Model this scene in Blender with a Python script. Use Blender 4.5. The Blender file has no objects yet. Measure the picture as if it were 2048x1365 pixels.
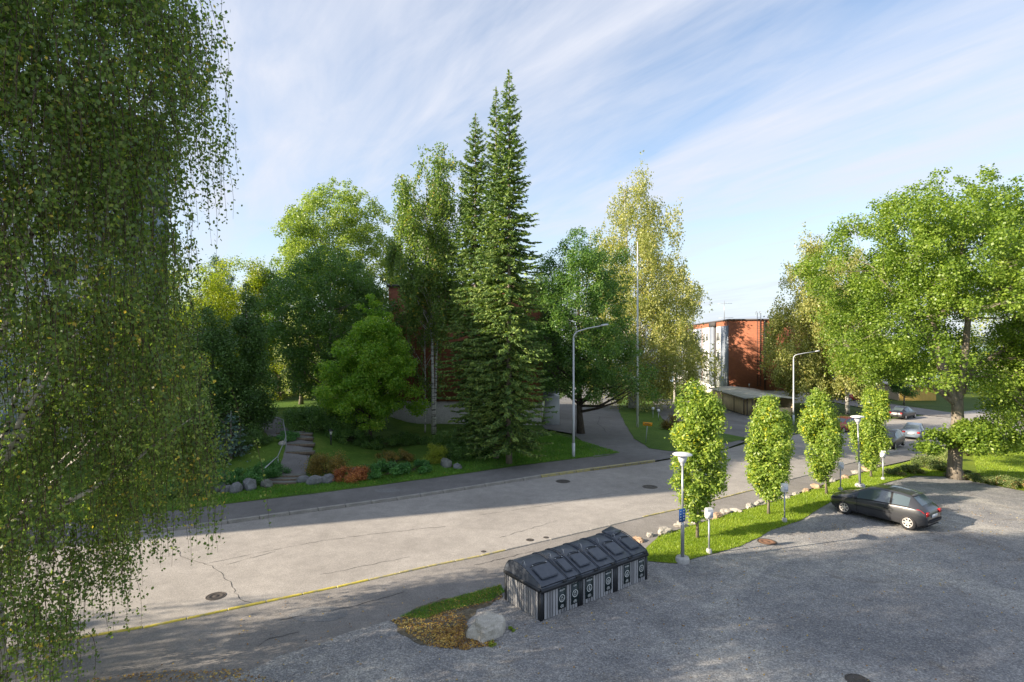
import bpy, bmesh, math, random
import numpy as np
from mathutils import Vector, Matrix, noise
from mathutils.geometry import delaunay_2d_cdt
C = bpy.context.scene.collection
SC = bpy.context.scene
# ------------------------------------------------------------------ camera
F, CX, CY, HC = 1109.3, 1024.0, 683.0, 7.6
cam = bpy.data.cameras.new("camera"); cam.lens = 19.5; cam.sensor_width = 36; cam.clip_end = 6000; cam.clip_start = 0.1
co = bpy.data.objects.new("camera", cam); C.objects.link(co)
co.location = (0, 0, HC); co.rotation_euler = (math.radians(90), 0, 0)
SC.camera = co
# ------------------------------------------------------------------ light
SUN_EL, SUN_AZ = math.radians(24.0), math.radians(17.0)
to_sun = Vector((-math.cos(SUN_AZ)*math.cos(SUN_EL), -math.sin(SUN_AZ)*math.cos(SUN_EL), math.sin(SUN_EL)))
sl = bpy.data.lights.new("sun", 'SUN'); sl.energy = 5.0; sl.angle = math.radians(0.53); sl.color = (1.0, 0.86, 0.68)
so = bpy.data.objects.new("sun", sl); C.objects.link(so); so.rotation_euler = to_sun.to_track_quat('Z', 'Y').to_euler(); so.location = (-40, -20, 60)
SC.view_settings.view_transform = 'Standard'; SC.view_settings.look = 'None'
SC.view_settings.exposure = 1.32; SC.cycles.diffuse_bounces = 6; SC.cycles.max_bounces = 10; SC.view_settings.gamma = 1.0
w = bpy.data.worlds.new("World"); SC.world = w; w.use_nodes = True
nt = w.node_tree; N = nt.nodes; L = nt.links; N.clear()
def nn(t, **k):
    n = N.new(t)
    for a, b in k.items(): setattr(n, a, b)
    return n
out = nn('ShaderNodeOutputWorld'); bg = nn('ShaderNodeBackground'); bg.inputs[1].default_value = 0.101
sky = nn('ShaderNodeTexSky'); sky.sky_type = 'NISHITA'; sky.sun_disc = False
sky.sun_elevation = SUN_EL; sky.sun_rotation = math.atan2(to_sun.x, to_sun.y); sky.air_density = 1.0; sky.dust_density = 0.4; sky.ozone_density = 1.6; sky.altitude = 50
tc = nn('ShaderNodeTexCoord'); sep = nn('ShaderNodeSeparateXYZ'); L.new(tc.outputs['Generated'], sep.inputs[0])
def mth(op, a, b=None, c=None):
    n = nn('ShaderNodeMath', operation=op)
    for i, v in enumerate((a, b, c)):
        if v is None: continue
        if isinstance(v, (int, float)): n.inputs[i].default_value = v
        else: L.new(v, n.inputs[i])
    return n.outputs[0]
zc = mth('MAXIMUM', sep.outputs[2], 0.0); zz = mth('ADD', zc, 0.10)
px = mth('DIVIDE', sep.outputs[0], zz); py = mth('DIVIDE', sep.outputs[1], zz)
# rotate so streaks run along their own bearing
a = math.radians(-34)
u = mth('ADD', mth('MULTIPLY', px, math.cos(a)), mth('MULTIPLY', py, -math.sin(a)))
v = mth('ADD', mth('MULTIPLY', px, math.sin(a)), mth('MULTIPLY', py, math.cos(a)))
def cloud(su, sv, det, rough, dist, off=0):
    cb = nn('ShaderNodeCombineXYZ'); L.new(mth('MULTIPLY', u, su), cb.inputs[0]); L.new(mth('MULTIPLY', v, sv), cb.inputs[1]); cb.inputs[2].default_value = off
    t = nn('ShaderNodeTexNoise'); t.inputs['Scale'].default_value = 1; t.inputs['Detail'].default_value = det
    t.inputs['Roughness'].default_value = rough; t.inputs['Distortion'].default_value = dist
    L.new(cb.outputs[0], t.inputs['Vector']); return t.outputs[0]
n1 = cloud(0.55, 0.20, 4, .5, .8, 3.7); n2 = cloud(1.9, 0.45, 6, .6, .9, 1.3); n3 = cloud(5.5, 1.6, 6, .6, .7, 8.0)
s = mth('ADD', mth('ADD', mth('MULTIPLY', n1, .46), mth('MULTIPLY', n2, .35)), mth('MULTIPLY', n3, .19))
mr = nn('ShaderNodeMapRange'); mr.inputs[1].default_value = .42; mr.inputs[2].default_value = .60; mr.inputs[3].default_value = .16; mr.inputs[4].default_value = .92
L.new(s, mr.inputs[0])
# a thin bank of low cumulus near the horizon
cb = nn('ShaderNodeCombineXYZ')
for i, (o_, k_) in enumerate(((0, 5.0), (1, 5.0), (2, 22.0))): L.new(mth('MULTIPLY', sep.outputs[o_], k_), cb.inputs[i])
t4 = nn('ShaderNodeTexNoise'); t4.inputs['Scale'].default_value = 1.6; t4.inputs['Detail'].default_value = 5; L.new(cb.outputs[0], t4.inputs['Vector'])
m4 = nn('ShaderNodeMapRange'); m4.inputs[1].default_value = .57; m4.inputs[2].default_value = .66; L.new(t4.outputs[0], m4.inputs[0])
bandn = mth('SUBTRACT', 1.0, mth('MULTIPLY', mth('ABSOLUTE', mth('SUBTRACT', sep.outputs[2], .062)), 30.0))
cum = mth('MULTIPLY', m4.outputs[0], mth('MAXIMUM', bandn, 0.0))
tot = mth('MINIMUM', mth('ADD', mr.outputs[0], mth('MULTIPLY', cum, .7)), 1.0)
mx = nn('ShaderNodeMix', data_type='RGBA'); L.new(tot, mx.inputs[0]); L.new(sky.outputs[0], mx.inputs[6]); mx.inputs[7].default_value = (3.35, 3.5, 3.95, 1)
hz = mth('POWER', mth('SUBTRACT', 1.0, zc), 6.0)
mh = nn('ShaderNodeMix', data_type='RGBA'); L.new(mth('MULTIPLY', hz, .88), mh.inputs[0]); L.new(mx.outputs[2], mh.inputs[6]); mh.inputs[7].default_value = (2.95, 3.3, 3.8, 1)
L.new(mh.outputs[2], bg.inputs[0]); L.new(bg.outputs[0], out.inputs[0])

# ------------------------------------------------------------------ helpers
rng = np.random.default_rng(7); random.seed(7)
def sm(t): t = max(0.0, min(1.0, t)); return t*t*(3-2*t)
def T(x, y):
    u_ = .86*x + .5*y
    z = -1.6*sm((u_-24)/40.0)
    if y > 110: z -= 7.0*sm((y-110)/110.0)
    return z
def park(x, y):
    return T(x, y) + .10 + 1.35*sm((y-29.3)/7)*sm((-8.5-x)/5.5)
def G(px_, py_, fn=T):
    d = HC*F/(py_-CY)
    for _ in range(12): d = (HC-fn((px_-CX)/F*d, d))*F/(py_-CY)
    return Vector(((px_-CX)/F*d, d, fn((px_-CX)/F*d, d)))
def X(px_, d): return (px_-CX)/F*d
def ZH(py_, d): return HC+(CY-py_)/F*d
def mesh_np(name, V, Fq=None, Ft=None):
    V = np.asarray(V, dtype=np.float32); fq = np.zeros((0, 4), np.int32) if Fq is None else np.asarray(Fq, np.int32)
    ft = np.zeros((0, 3), np.int32) if Ft is None else np.asarray(Ft, np.int32)
    me = bpy.data.meshes.new(name); me.vertices.add(len(V)); me.vertices.foreach_set('co', V.ravel())
    li = np.concatenate([fq.ravel(), ft.ravel()]).astype(np.int32); me.loops.add(len(li)); me.loops.foreach_set('vertex_index', li)
    ls = np.concatenate([np.arange(len(fq))*4, len(fq)*4+np.arange(len(ft))*3]).astype(np.int32)
    me.polygons.add(len(ls)); me.polygons.foreach_set('loop_start', ls); me.update(calc_edges=True); me.validate()
    return me
class MB:
    """collects shapes for one mesh"""
    def __init__(s): s.V = []; s.q = []; s.t = []; s.n = 0; s.ng = []
    def add(s, V, q=None, t=None):
        V = np.asarray(V, float).reshape(-1, 3)
        if q is not None and len(q): s.q.append(np.asarray(q)+s.n)
        if t is not None and len(t): s.t.append(np.asarray(t)+s.n)
        s.V.append(V); s.n += len(V); return s
    def box(s, cx, cy, cz, sx, sy, sz, rz=0, M=None):
        v = np.array([(a, b, c) for c in (-.5, .5) for b in (-.5, .5) for a in (-.5, .5)])*(sx, sy, sz)
        c, n_ = math.cos(rz), math.sin(rz); v = np.stack([v[:, 0]*c-v[:, 1]*n_, v[:, 0]*n_+v[:, 1]*c, v[:, 2]], 1)+(cx, cy, cz)
        return s.add(v, [(0, 2, 3, 1), (4, 5, 7, 6), (0, 1, 5, 4), (2, 6, 7, 3), (0, 4, 6, 2), (1, 3, 7, 5)])
    def tube(s, pts, rad, n=6, cap=True):
        P = np.asarray(pts, float); m = len(P); R = np.broadcast_to(np.asarray(rad, float), (m,))
        tg = np.gradient(P, axis=0); tg /= np.linalg.norm(tg, axis=1)[:, None]+1e-9
        ref = np.array((0, 0, 1.)) if abs(tg[:, 2]).mean() < .8 else np.array((1., 0, 0))
        a_ = np.cross(tg, ref); a_ /= np.linalg.norm(a_, axis=1)[:, None]+1e-9; b_ = np.cross(tg, a_)
        th = np.linspace(0, 2*math.pi, n, endpoint=False)
        V = P[:, None]+(a_[:, None]*np.cos(th)[None, :, None]+b_[:, None]*np.sin(th)[None, :, None])*R[:, None, None]
        q = [(i*n+j, i*n+(j+1) % n, (i+1)*n+(j+1) % n, (i+1)*n+j) for i in range(m-1) for j in range(n)]
        V = V.reshape(-1, 3); t = []
        if cap:
            V = np.vstack([V, P[0], P[-1]])
            for j in range(n): t += [(m*n, (j+1) % n, j), (m*n+1, (m-1)*n+j, (m-1)*n+(j+1) % n)]
        return s.add(V, q, t)
    def lathe(s, prof, cx=0, cy=0, cz=0, n=20):
        m = len(prof); th = np.linspace(0, 2*math.pi, n, endpoint=False)
        V = [(cx+r*math.cos(a_), cy+r*math.sin(a_), cz+z) for r, z in prof for a_ in th]
        q = [(i*n+j, i*n+(j+1) % n, (i+1)*n+(j+1) % n, (i+1)*n+j) for i in range(m-1) for j in range(n)]
        return s.add(V, q)
    def obj(s, name, mat, parent=None, loc=None, smooth=False):
        me = mesh_np(name, np.vstack(s.V), np.vstack(s.q) if s.q else None, np.vstack(s.t) if s.t else None)
        return link(name, me, mat, parent, loc, smooth)
def link(name, me, mat, parent=None, loc=None, smooth=False):
    if mat is not None and len(me.materials) == 0: me.materials.append(mat)
    if smooth: me.polygons.foreach_set('use_smooth', [True]*len(me.polygons))
    o = bpy.data.objects.new(name, me); C.objects.link(o)
    if parent: o.parent = parent
    if loc is not None: o.location = loc
    return o
def tag(o, label, cat, group=None):
    o['label'] = label; o['category'] = cat
    if group: o['group'] = group
    return o
def thing(name, label, cat, loc=(0, 0, 0), rz=0, group=None):
    o = bpy.data.objects.new(name, None); o.empty_display_size = .2; C.objects.link(o); o.location = loc; o.rotation_euler = (0, 0, rz)
    return tag(o, label, cat, group)
def kids(o): return [c for c in bpy.data.objects if c.parent == o]
def copy_tree(o, parent=None):
    c = o.copy(); C.objects.link(c); c.parent = parent
    for ch in o.get('_k', None) or kids(o): copy_tree(ch, c)
    return c
def struct(o): o['kind'] = 'structure'; return o
def stuff(o): o['kind'] = 'stuff'; return o

# ------------------------------------------------------------------ materials
def mat(name, col, rough=.8, metal=0, spec=.5, alpha=None):
    m = bpy.data.materials.new(name); m.use_nodes = True; b = m.node_tree.nodes['Principled BSDF']
    b.inputs['Base Color'].default_value = (*col, 1); b.inputs['Roughness'].default_value = rough; b.inputs['Metallic'].default_value = metal
    b.inputs['Specular IOR Level'].default_value = spec
    return m
class NB:
    def __init__(s, m): s.nt = m.node_tree; s.b = s.nt.nodes['Principled BSDF']
    def n(s, t, ins=None, **k):
        n = s.nt.nodes.new(t)
        for a_, b_ in k.items(): setattr(n, a_, b_)
        for a_, b_ in (ins or {}).items():
            if hasattr(b_, 'is_linked') and hasattr(b_, 'node'): s.nt.links.new(b_, n.inputs[a_])
            else: n.inputs[a_].default_value = b_
        return n
    def l(s, a_, b_): s.nt.links.new(a_, b_)
    def mapping(s, kind='Object', scale=(1, 1, 1), loc=(0, 0, 0)):
        t = s.n('ShaderNodeTexCoord'); m_ = s.n('ShaderNodeMapping', {'Scale': scale, 'Location': loc}); s.l(t.outputs[kind], m_.inputs[0]); return m_.outputs[0]
    def noise(s, vec, scale, det=3, rough=.55, dist=0):
        return s.n('ShaderNodeTexNoise', {'Vector': vec, 'Scale': scale, 'Detail': det, 'Roughness': rough, 'Distortion': dist}).outputs[0]
    def ramp(s, fac, stops):
        r = s.n('ShaderNodeValToRGB', {'Fac': fac}); e = r.color_ramp.elements
        while len(e) < len(stops): e.new(.5)
        for k, (p_, c_) in enumerate(stops): e[k].position = p_; e[k].color = (*c_, 1) if len(c_) == 3 else c_
        return r.outputs[0]
    def mix(s, fac, a_, b_, mode='MIX'):
        m_ = s.n('ShaderNodeMix', data_type='RGBA', blend_type=mode)
        for i, v_ in ((0, fac), (6, a_), (7, b_)):
            if hasattr(v_, 'node'): s.l(v_, m_.inputs[i])
            else: m_.inputs[i].default_value = v_ if i == 0 else (*v_, 1)
        return m_.outputs[2]
    def col(s, v_): s.l(v_, s.b.inputs['Base Color'])
    def bump(s, h_, st=.3, d=.02):
        b_ = s.n('ShaderNodeBump', {'Height': h_, 'Strength': st, 'Distance': d}); s.l(b_.outputs[0], s.b.inputs['Normal'])
def g3(v_, t=(1, 1, 1)): return (v_*t[0], v_*t[1], v_*t[2])

def asphalt(name, base, tint=(1.03, 1, .96), patch=.12, fleck=.5):
    m = mat(name, (base,)*3, .9, spec=.3); b = NB(m); v_ = b.mapping()
    big = b.noise(v_, .22, 4, .6, .4); mid = b.noise(v_, 1.7, 4, .65); fine = b.noise(v_, 38, 2, .8)
    vor = b.n('ShaderNodeTexVoronoi', {'Vector': v_, 'Scale': 46.0}).outputs['Color']
    c = b.ramp(big, [(.3, g3(base*(1-patch), tint)), (.7, g3(base*(1+patch), tint))])
    c = b.mix(.55, c, b.ramp(mid, [(.35, (.80, .80, .80)), (.65, (1.12, 1.12, 1.12))]), 'MULTIPLY')
    c = b.mix(fleck, c, b.ramp(fine, [(.3, (.45, .45, .47)), (.7, (1.55, 1.52, 1.48))]), 'MULTIPLY')
    c = b.mix(fleck*.6, c, b.ramp(b.n('ShaderNodeSeparateColor', {0: vor}).outputs[0], [(0, (.6, .6, .62)), (1, (1.4, 1.4, 1.36))]), 'MULTIPLY')
    b.col(c); b.bump(fine, .35, .012); return m
M_road = asphalt('worn_asphalt', .285, (1.06, 1, .93), .14, .5)
M_pave = asphalt('dark_asphalt', .155, (1.03, 1, .98), .18, .55)
M_near = asphalt('pavement_asphalt', .205, (1.06, 1, .94), .18, .55)
M_drive = asphalt('driveway_asphalt', .165, (1.02, 1, .98), .2, .4)
M_patch = asphalt('patched_asphalt', .19, (1, 1, 1), .2, .6)
def gravelmat():
    m = mat('grey_gravel', (.2,)*3, .95, spec=.2); b = NB(m); v_ = b.mapping()
    big = b.noise(v_, .25, 5, .62, .6); mid = b.noise(v_, 2.3, 5, .7); fine = b.noise(v_, 26, 3, .8)
    vo = b.n('ShaderNodeTexVoronoi', {'Vector': v_, 'Scale': 30.0}).outputs['Color']; r_ = b.n('ShaderNodeSeparateColor', {0: vo}).outputs[0]
    c = b.ramp(big, [(.34, (.195, .195, .197)), (.5, (.255, .253, .250)), (.64, (.35, .34, .315))])
    c = b.mix(b.ramp(b.noise(v_, .55, 6, .72, 1.2), [(.56, (0, 0, 0)), (.72, (.6, .6, .6))]), c, (.15, .12, .085))
    c = b.mix(.6, c, b.ramp(mid, [(.35, (.72, .72, .74)), (.65, (1.2, 1.18, 1.14))]), 'MULTIPLY')
    c = b.mix(.62, c, b.ramp(r_, [(0, (.5, .5, .53)), (.6, (1, 1, 1)), (1, (1.75, 1.72, 1.65))]), 'MULTIPLY')
    c = b.mix(.5, c, b.ramp(fine, [(.3, (.4, .4, .42)), (.7, (1.5, 1.5, 1.5))]), 'MULTIPLY')
    b.col(c); b.bump(r_, .35, .02); return m
M_gravel = gravelmat()
def grassmat(name, c1, c2, c3):
    m = mat(name, c1, .9, spec=.2); b = NB(m); v_ = b.mapping()
    big = b.noise(v_, .35, 4, .6, .5); mid = b.noise(v_, 3, 4, .7); fine = b.noise(v_, 45, 2, .8)
    c = b.ramp(big, [(.3, c1), (.55, c2), (.75, c3)])
    c = b.mix(.7, c, b.ramp(mid, [(.3, (.65, .7, .6)), (.7, (1.25, 1.2, 1.2))]), 'MULTIPLY')
    c = b.mix(.8, c, b.ramp(fine, [(.3, (.45, .5, .4)), (.7, (1.45, 1.4, 1.3))]), 'MULTIPLY')
    b.col(c); b.bump(fine, .6, .03); return m
M_lawn = grassmat('lawn_grass', (.055, .115, .016), (.085, .155, .022), (.13, .175, .036))
M_sunlawn = grassmat('sunlit_lawn', (.13, .19, .014), (.19, .25, .018), (.24, .28, .03))  # sunlight on the verge is put into this brighter grass colour
M_ground = grassmat('rough_grass', (.045, .08, .015), (.07, .11, .02), (.10, .12, .035))
def dirtmat():
    m = mat('bare_soil', (.1, .08, .05), .95); b = NB(m); v_ = b.mapping(); c = b.ramp(b.noise(v_, 7, 5, .7), [(.3, (.055, .045, .028)), (.5, (.12, .10, .065)), (.7, (.17, .15, .11))]); b.col(c); b.bump(b.noise(v_, 30, 3, .8), .6, .03); return m
M_dirt = dirtmat()
def stonemat(name, a_, b2, sc=3.0, lich=None):
    m = mat(name, a_, .85, spec=.3); b = NB(m); v_ = b.mapping(); n_ = b.noise(v_, sc, 6, .68, .4)
    c = b.ramp(n_, [(.32, a_), (.68, b2)]); f_ = b.noise(v_, sc*14, 3, .8); c = b.mix(.6, c, b.ramp(f_, [(.3, (.5, .5, .5)), (.7, (1.4, 1.4, 1.4))]), 'MULTIPLY')
    b.col(c); b.bump(n_, .6, .05); return m
M_boulder = stonemat('boulder_granite', (.36, .335, .29), (.54, .51, .44), 2.6)
M_rock = stonemat('pale_granite', (.25, .235, .21), (.44, .41, .36), 3)
M_rockr = stonemat('reddish_granite', (.33, .22, .14), (.46, .34, .24), 3)
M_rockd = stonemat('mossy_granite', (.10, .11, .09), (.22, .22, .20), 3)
M_kerb = stonemat('kerb_granite', (.24, .23, .21), (.36, .34, .31), 5)
def paintkerb(name, a_, b2, base):
    m = mat(name, a_, .7); b = NB(m); v_ = b.mapping(); n_ = b.noise(v_, 9, 5, .75); c = b.ramp(n_, [(.43, base), (.49, a_), (.7, b2)]); b.col(c); return m
M_yel = paintkerb('yellow_kerb_paint', (.48, .39, .05), (.60, .50, .08), (.36, .33, .16))
M_yelworn = paintkerb('worn_yellow_paint', (.36, .31, .13), (.50, .42, .15), (.26, .25, .22))
M_tar = mat('tar', (.03, .03, .03), .8)
M_iron = mat('cast_iron', (.085, .075, .068), .65, .5); M_rust = mat('rusty_iron', (.19, .10, .06), .85, .1)
M_white = mat('white_paint', (.74, .74, .72), .5); M_grey = mat('galvanised_steel', (.38, .40, .42), .45, .6)
M_lgrey = mat('light_grey_paint', (.55, .57, .60), .5); M_dgrey = mat('dark_metal', (.035, .037, .04), .5, .4); M_black = mat('black_rubber', (.018, .018, .02), .75)
M_conc = stonemat('concrete', (.38, .37, .35), (.50, .49, .46), 6)
def glass(name, col, rough=.05):
    m = mat(name, col, rough, 0, 1.0); return m
M_glass = glass('dark_window_glass', (.03, .04, .05)); M_cglass = glass('car_glass', (.07, .095, .105), .06)
def brickmat():
    m = mat('red_brick', (.4, .12, .05), .85); b = NB(m); t = b.n('ShaderNodeTexCoord'); s_ = b.n('ShaderNodeSeparateXYZ', {0: t.outputs['Object']})
    ad = b.n('ShaderNodeMath', {0: s_.outputs[0], 1: s_.outputs[1]}, operation='ADD'); c_ = b.n('ShaderNodeCombineXYZ', {0: ad.outputs[0], 1: s_.outputs[2]})
    bk = b.n('ShaderNodeTexBrick', {'Vector': c_.outputs[0], 'Color1': (.37, .11, .048, 1), 'Color2': (.27, .075, .034, 1), 'Mortar': (.24, .13, .08, 1), 'Scale': 1.0, 'Mortar Size': .012, 'Brick Width': .28, 'Row Height': .085})
    n_ = b.noise(t.outputs['Object'], .6, 5, .6); c = b.mix(.5, bk.outputs[0], b.ramp(n_, [(.3, (.75, .75, .75)), (.7, (1.2, 1.2, 1.2))]), 'MULTIPLY'); b.col(c)
    b.bump(bk.outputs[1], -.4, .02); return m
M_brick = brickmat()
def boardmat(name, c1, c2, w_=.12, axis=0):
    m = mat(name, c1, .75); b = NB(m); t = b.n('ShaderNodeTexCoord'); s_ = b.n('ShaderNodeSeparateXYZ', {0: t.outputs['Object']})
    ad = b.n('ShaderNodeMath', {0: s_.outputs[0], 1: s_.outputs[1]}, operation='ADD'); c_ = b.n('ShaderNodeCombineXYZ', {0: ad.outputs[0], 1: 20.0})
    wv = b.n('ShaderNodeTexBrick', {'Vector': c_.outputs[0], 'Color1': (*c1, 1), 'Color2': (*c2, 1), 'Mortar': (c1[0]*.3, c1[1]*.3, c1[2]*.3, 1), 'Scale': 1.0, 'Mortar Size': .012, 'Brick Width': w_, 'Row Height': 40.}, offset=0)
    n_ = b.noise(t.outputs['Object'], 1.1, 5, .65); b.col(b.mix(.6, wv.outputs[0], b.ramp(n_, [(.3, (.7, .7, .68)), (.7, (1.15, 1.15, 1.12))]), 'MULTIPLY')); b.bump(wv.outputs[1], -.5, .02); return m
M_shed = boardmat('tan_boarding', (.64, .50, .29), (.70, .55, .33), .14); M_greypanel = boardmat('grey_metal_panel', (.20, .23, .28), (.22, .25, .30), .3)
M_roofold = stonemat('mossy_roof_sheet', (.30, .31, .24), (.54, .52, .45), 1.2)
M_felt = mat('roof_edge_metal', (.07, .06, .06), .6)
M_wood = stonemat('weathered_wood', (.10, .075, .055), (.20, .155, .11), 8)
def barkmat(name, a_, b2, birch=False):
    m = mat(name, a_, .9, spec=.2); b = NB(m)
    if birch:
        v_ = b.mapping(scale=(1.2, 1.2, 5)); n_ = b.noise(v_, 1.6, 5, .7); b.col(b.ramp(n_, [(.40, (.035, .03, .028)), (.47, (.42, .40, .37)), (.7, (.66, .64, .60))]))
    else:
        v_ = b.mapping(scale=(3, 3, .8)); n_ = b.noise(v_, 3, 6, .7); b.col(b.ramp(n_, [(.3, a_), (.7, b2)])); b.bump(n_, .8, .05)
    return m
M_bark = barkmat('grey_bark', (.13, .11, .085), (.30, .26, .21)); M_barkd = barkmat('dark_bark', (.045, .036, .028), (.12, .10, .08)); M_birchbark = barkmat('birch_bark', (.6,)*3, (.7,)*3, True)
M_twig = mat('brown_twig', (.07, .045, .03), .9)
def leafmat(name, stops, transl=.35, rough=.42, big=.35, tcol=None, spec=.5, gain=2.15):
    transl = transl+.06 if rough < .5 else transl
    stops = [(p_, tuple(min(.75, c_*gain) for c_ in cc)) for p_, cc in stops]
    m = mat(name, stops[0][1], rough, spec=spec); b = NB(m); g_ = b.n('ShaderNodeNewGeometry'); v_ = b.mapping()
    n_ = b.noise(v_, .55, 3, .6)
    ad = b.n('ShaderNodeMapRange', {0: n_, 1: .3, 2: .7, 3: -big, 4: big}); f = b.n('ShaderNodeMath', {0: g_.outputs['Random Per Island'], 1: ad.outputs[0]}, operation='ADD', use_clamp=True)
    c = b.ramp(f.outputs[0], stops); b.col(c)
    tr = b.n('ShaderNodeBsdfTranslucent', {0: b.mix(1.0, c, tcol or (1.35, 1.45, .6), 'MULTIPLY')}); mx_ = b.n('ShaderNodeMixShader', {0: transl, 1: b.b.outputs[0], 2: tr.outputs[0]})
    o_ = [n__ for n__ in b.nt.nodes if n__.type == 'OUTPUT_MATERIAL'][0]; b.l(mx_.outputs[0], o_.inputs[0]); return m
LM = {
 'birch': leafmat('birch_leaf', [(0, (.040, .070, .018)), (.5, (.066, .104, .026)), (.90, (.110, .145, .038)), (.985, (.15, .165, .04)), (.995, (.28, .21, .04))], .42, big=.10),
 'birchlit': leafmat('sunlit_birch_leaf', [(0, (.095, .110, .036)), (.5, (.15, .16, .052)), (.92, (.215, .21, .075)), (.985, (.24, .20, .055))], .35, big=.12),  # lit copy of the birch leaf, golden sunlight put into the colour
 'maple': leafmat('oak_leaf', [(0, (.050, .085, .012)), (.5, (.085, .130, .016)), (1, (.135, .175, .026))], .38),
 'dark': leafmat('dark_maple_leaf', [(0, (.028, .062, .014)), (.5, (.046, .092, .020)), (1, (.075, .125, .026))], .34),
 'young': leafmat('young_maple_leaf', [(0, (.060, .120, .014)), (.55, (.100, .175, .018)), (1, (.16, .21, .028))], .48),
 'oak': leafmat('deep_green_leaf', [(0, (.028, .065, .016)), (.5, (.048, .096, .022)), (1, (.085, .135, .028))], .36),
 'aspen': leafmat('aspen_leaf', [(0, (.065, .100, .022)), (.5, (.110, .150, .030)), (1, (.17, .20, .045))], .38),
 'yellowgreen': leafmat('yellow_green_leaf', [(0, (.075, .105, .010)), (.5, (.12, .155, .012)), (1, (.20, .20, .02))], .42),
 'pale': leafmat('pale_leaf', [(0, (.10, .13, .05)), (.5, (.17, .20, .08)), (1, (.27, .28, .14))], .35),
 'rowan': leafmat('rowan_leaf', [(0, (.065, .105, .018)), (.5, (.115, .165, .028)), (.84, (.185, .225, .042)), (.985, (.22, .25, .03)), (1, (.45, .30, .02))], .38, big=.10),
 'fir': leafmat('fir_needles', [(0, (.030, .062, .016)), (.5, (.060, .100, .022)), (1, (.12, .155, .032))], .25, .7),
 'thuja': leafmat('thuja_leaf', [(0, (.022, .050, .012)), (.5, (.036, .074, .016)), (1, (.055, .10, .020))], .22),
 'juniper': leafmat('juniper_leaf', [(0, (.02, .065, .016)), (.5, (.035, .10, .022)), (1, (.06, .14, .03))], .15),
 'bluegreen': leafmat('bluish_spruce_needles', [(0, (.03, .06, .05)), (1, (.07, .11, .09))], .1),
 'red': leafmat('russet_leaf', [(0, (.11, .035, .016)), (.5, (.20, .068, .026)), (1, (.28, .13, .035))], .25),
 'bronze': leafmat('bronze_leaf', [(0, (.05, .045, .012)), (.5, (.10, .075, .016)), (1, (.17, .11, .022))], .25),
 'golden': leafmat('golden_thuja_leaf', [(0, (.075, .10, .010)), (.5, (.12, .15, .014)), (1, (.20, .21, .02))], .25),
 'hedge': leafmat('hedge_leaf', [(0, (.04, .06, .02)), (.5, (.08, .11, .035)), (.9, (.14, .16, .06)), (1, (.22, .12, .05))], .3),
 'fallen': leafmat('fallen_leaf', [(0, (.14, .07, .02)), (.35, (.30, .15, .035)), (.7, (.50, .30, .04)), (1, (.60, .45, .12))], .15, gain=1.0),
 'blade': leafmat('grass_blade', [(0, (.075, .12, .010)), (.5, (.12, .17, .014)), (1, (.18, .22, .03))], .35),
 'bladed': leafmat('shaded_grass_blade', [(0, (.035, .09, .010)), (.5, (.055, .13, .014)), (1, (.10, .17, .025))], .3),  # darker copy of the grass blade, shade put into the colour
}
# ------------------------------------------------------------------ foliage builders
def unit(n_): v_ = rng.normal(size=(n_, 3)); return v_/(np.linalg.norm(v_, axis=1)[:, None]+1e-9)
def leaf_quads(P, Nn, size, asp=.36, A=None):
    n_ = len(P); Nn = Nn/(np.linalg.norm(Nn, axis=1)[:, None]+1e-9)
    a_ = unit(n_) if A is None else A
    a_ = a_-Nn*np.sum(a_*Nn, 1)[:, None]; a_ /= np.linalg.norm(a_, axis=1)[:, None]+1e-9; b_ = np.cross(Nn, a_)
    s_ = (np.broadcast_to(size, (n_,)) * rng.uniform(.7, 1.3, n_))[:, None]
    V = np.stack([P-a_*s_*.5, P+b_*s_*asp-a_*s_*.05, P+a_*s_*.5, P-b_*s_*asp-a_*s_*.05], 1).reshape(-1, 3)
    return V, np.arange(n_*4).reshape(-1, 4)
def prof_fn(prof):
    a_ = np.array(prof, float); return lambda z: np.interp(z, a_[:, 0], a_[:, 1])
def lobes(seed):
    r_ = np.random.default_rng(seed); ks = [(r_.integers(1, 6), r_.uniform(.15, .9), r_.uniform(0, 6.28), r_.uniform(.05, .13)) for _ in range(8)]
    return lambda th, z: 1+sum(am*np.sin(k*th+kz*z+ph) for k, kz, ph, am in ks)
def limb(mb, p0, p1, r0, r1, sag=.12, n=6, segs=5, rise=.35):
    p0 = np.array(p0, float); p1 = np.array(p1, float); L_ = np.linalg.norm(p1-p0); t = np.linspace(0, 1, segs+1)[:, None]
    mid = (p0+p1)/2+np.array((0, 0, -L_*sag))+rng.normal(size=3)*L_*.05
    if rise: mid[:2] = p0[:2]+(p1[:2]-p0[:2])*(.5+rise*.4)
    P = (1-t)**2*p0+2*t*(1-t)*mid+t*t*p1; P[1:-1] += rng.normal(size=(segs-1, 3))*L_*.012
    mb.tube(P, np.linspace(r0, r1, segs+1), n, cap=False); return P
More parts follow.
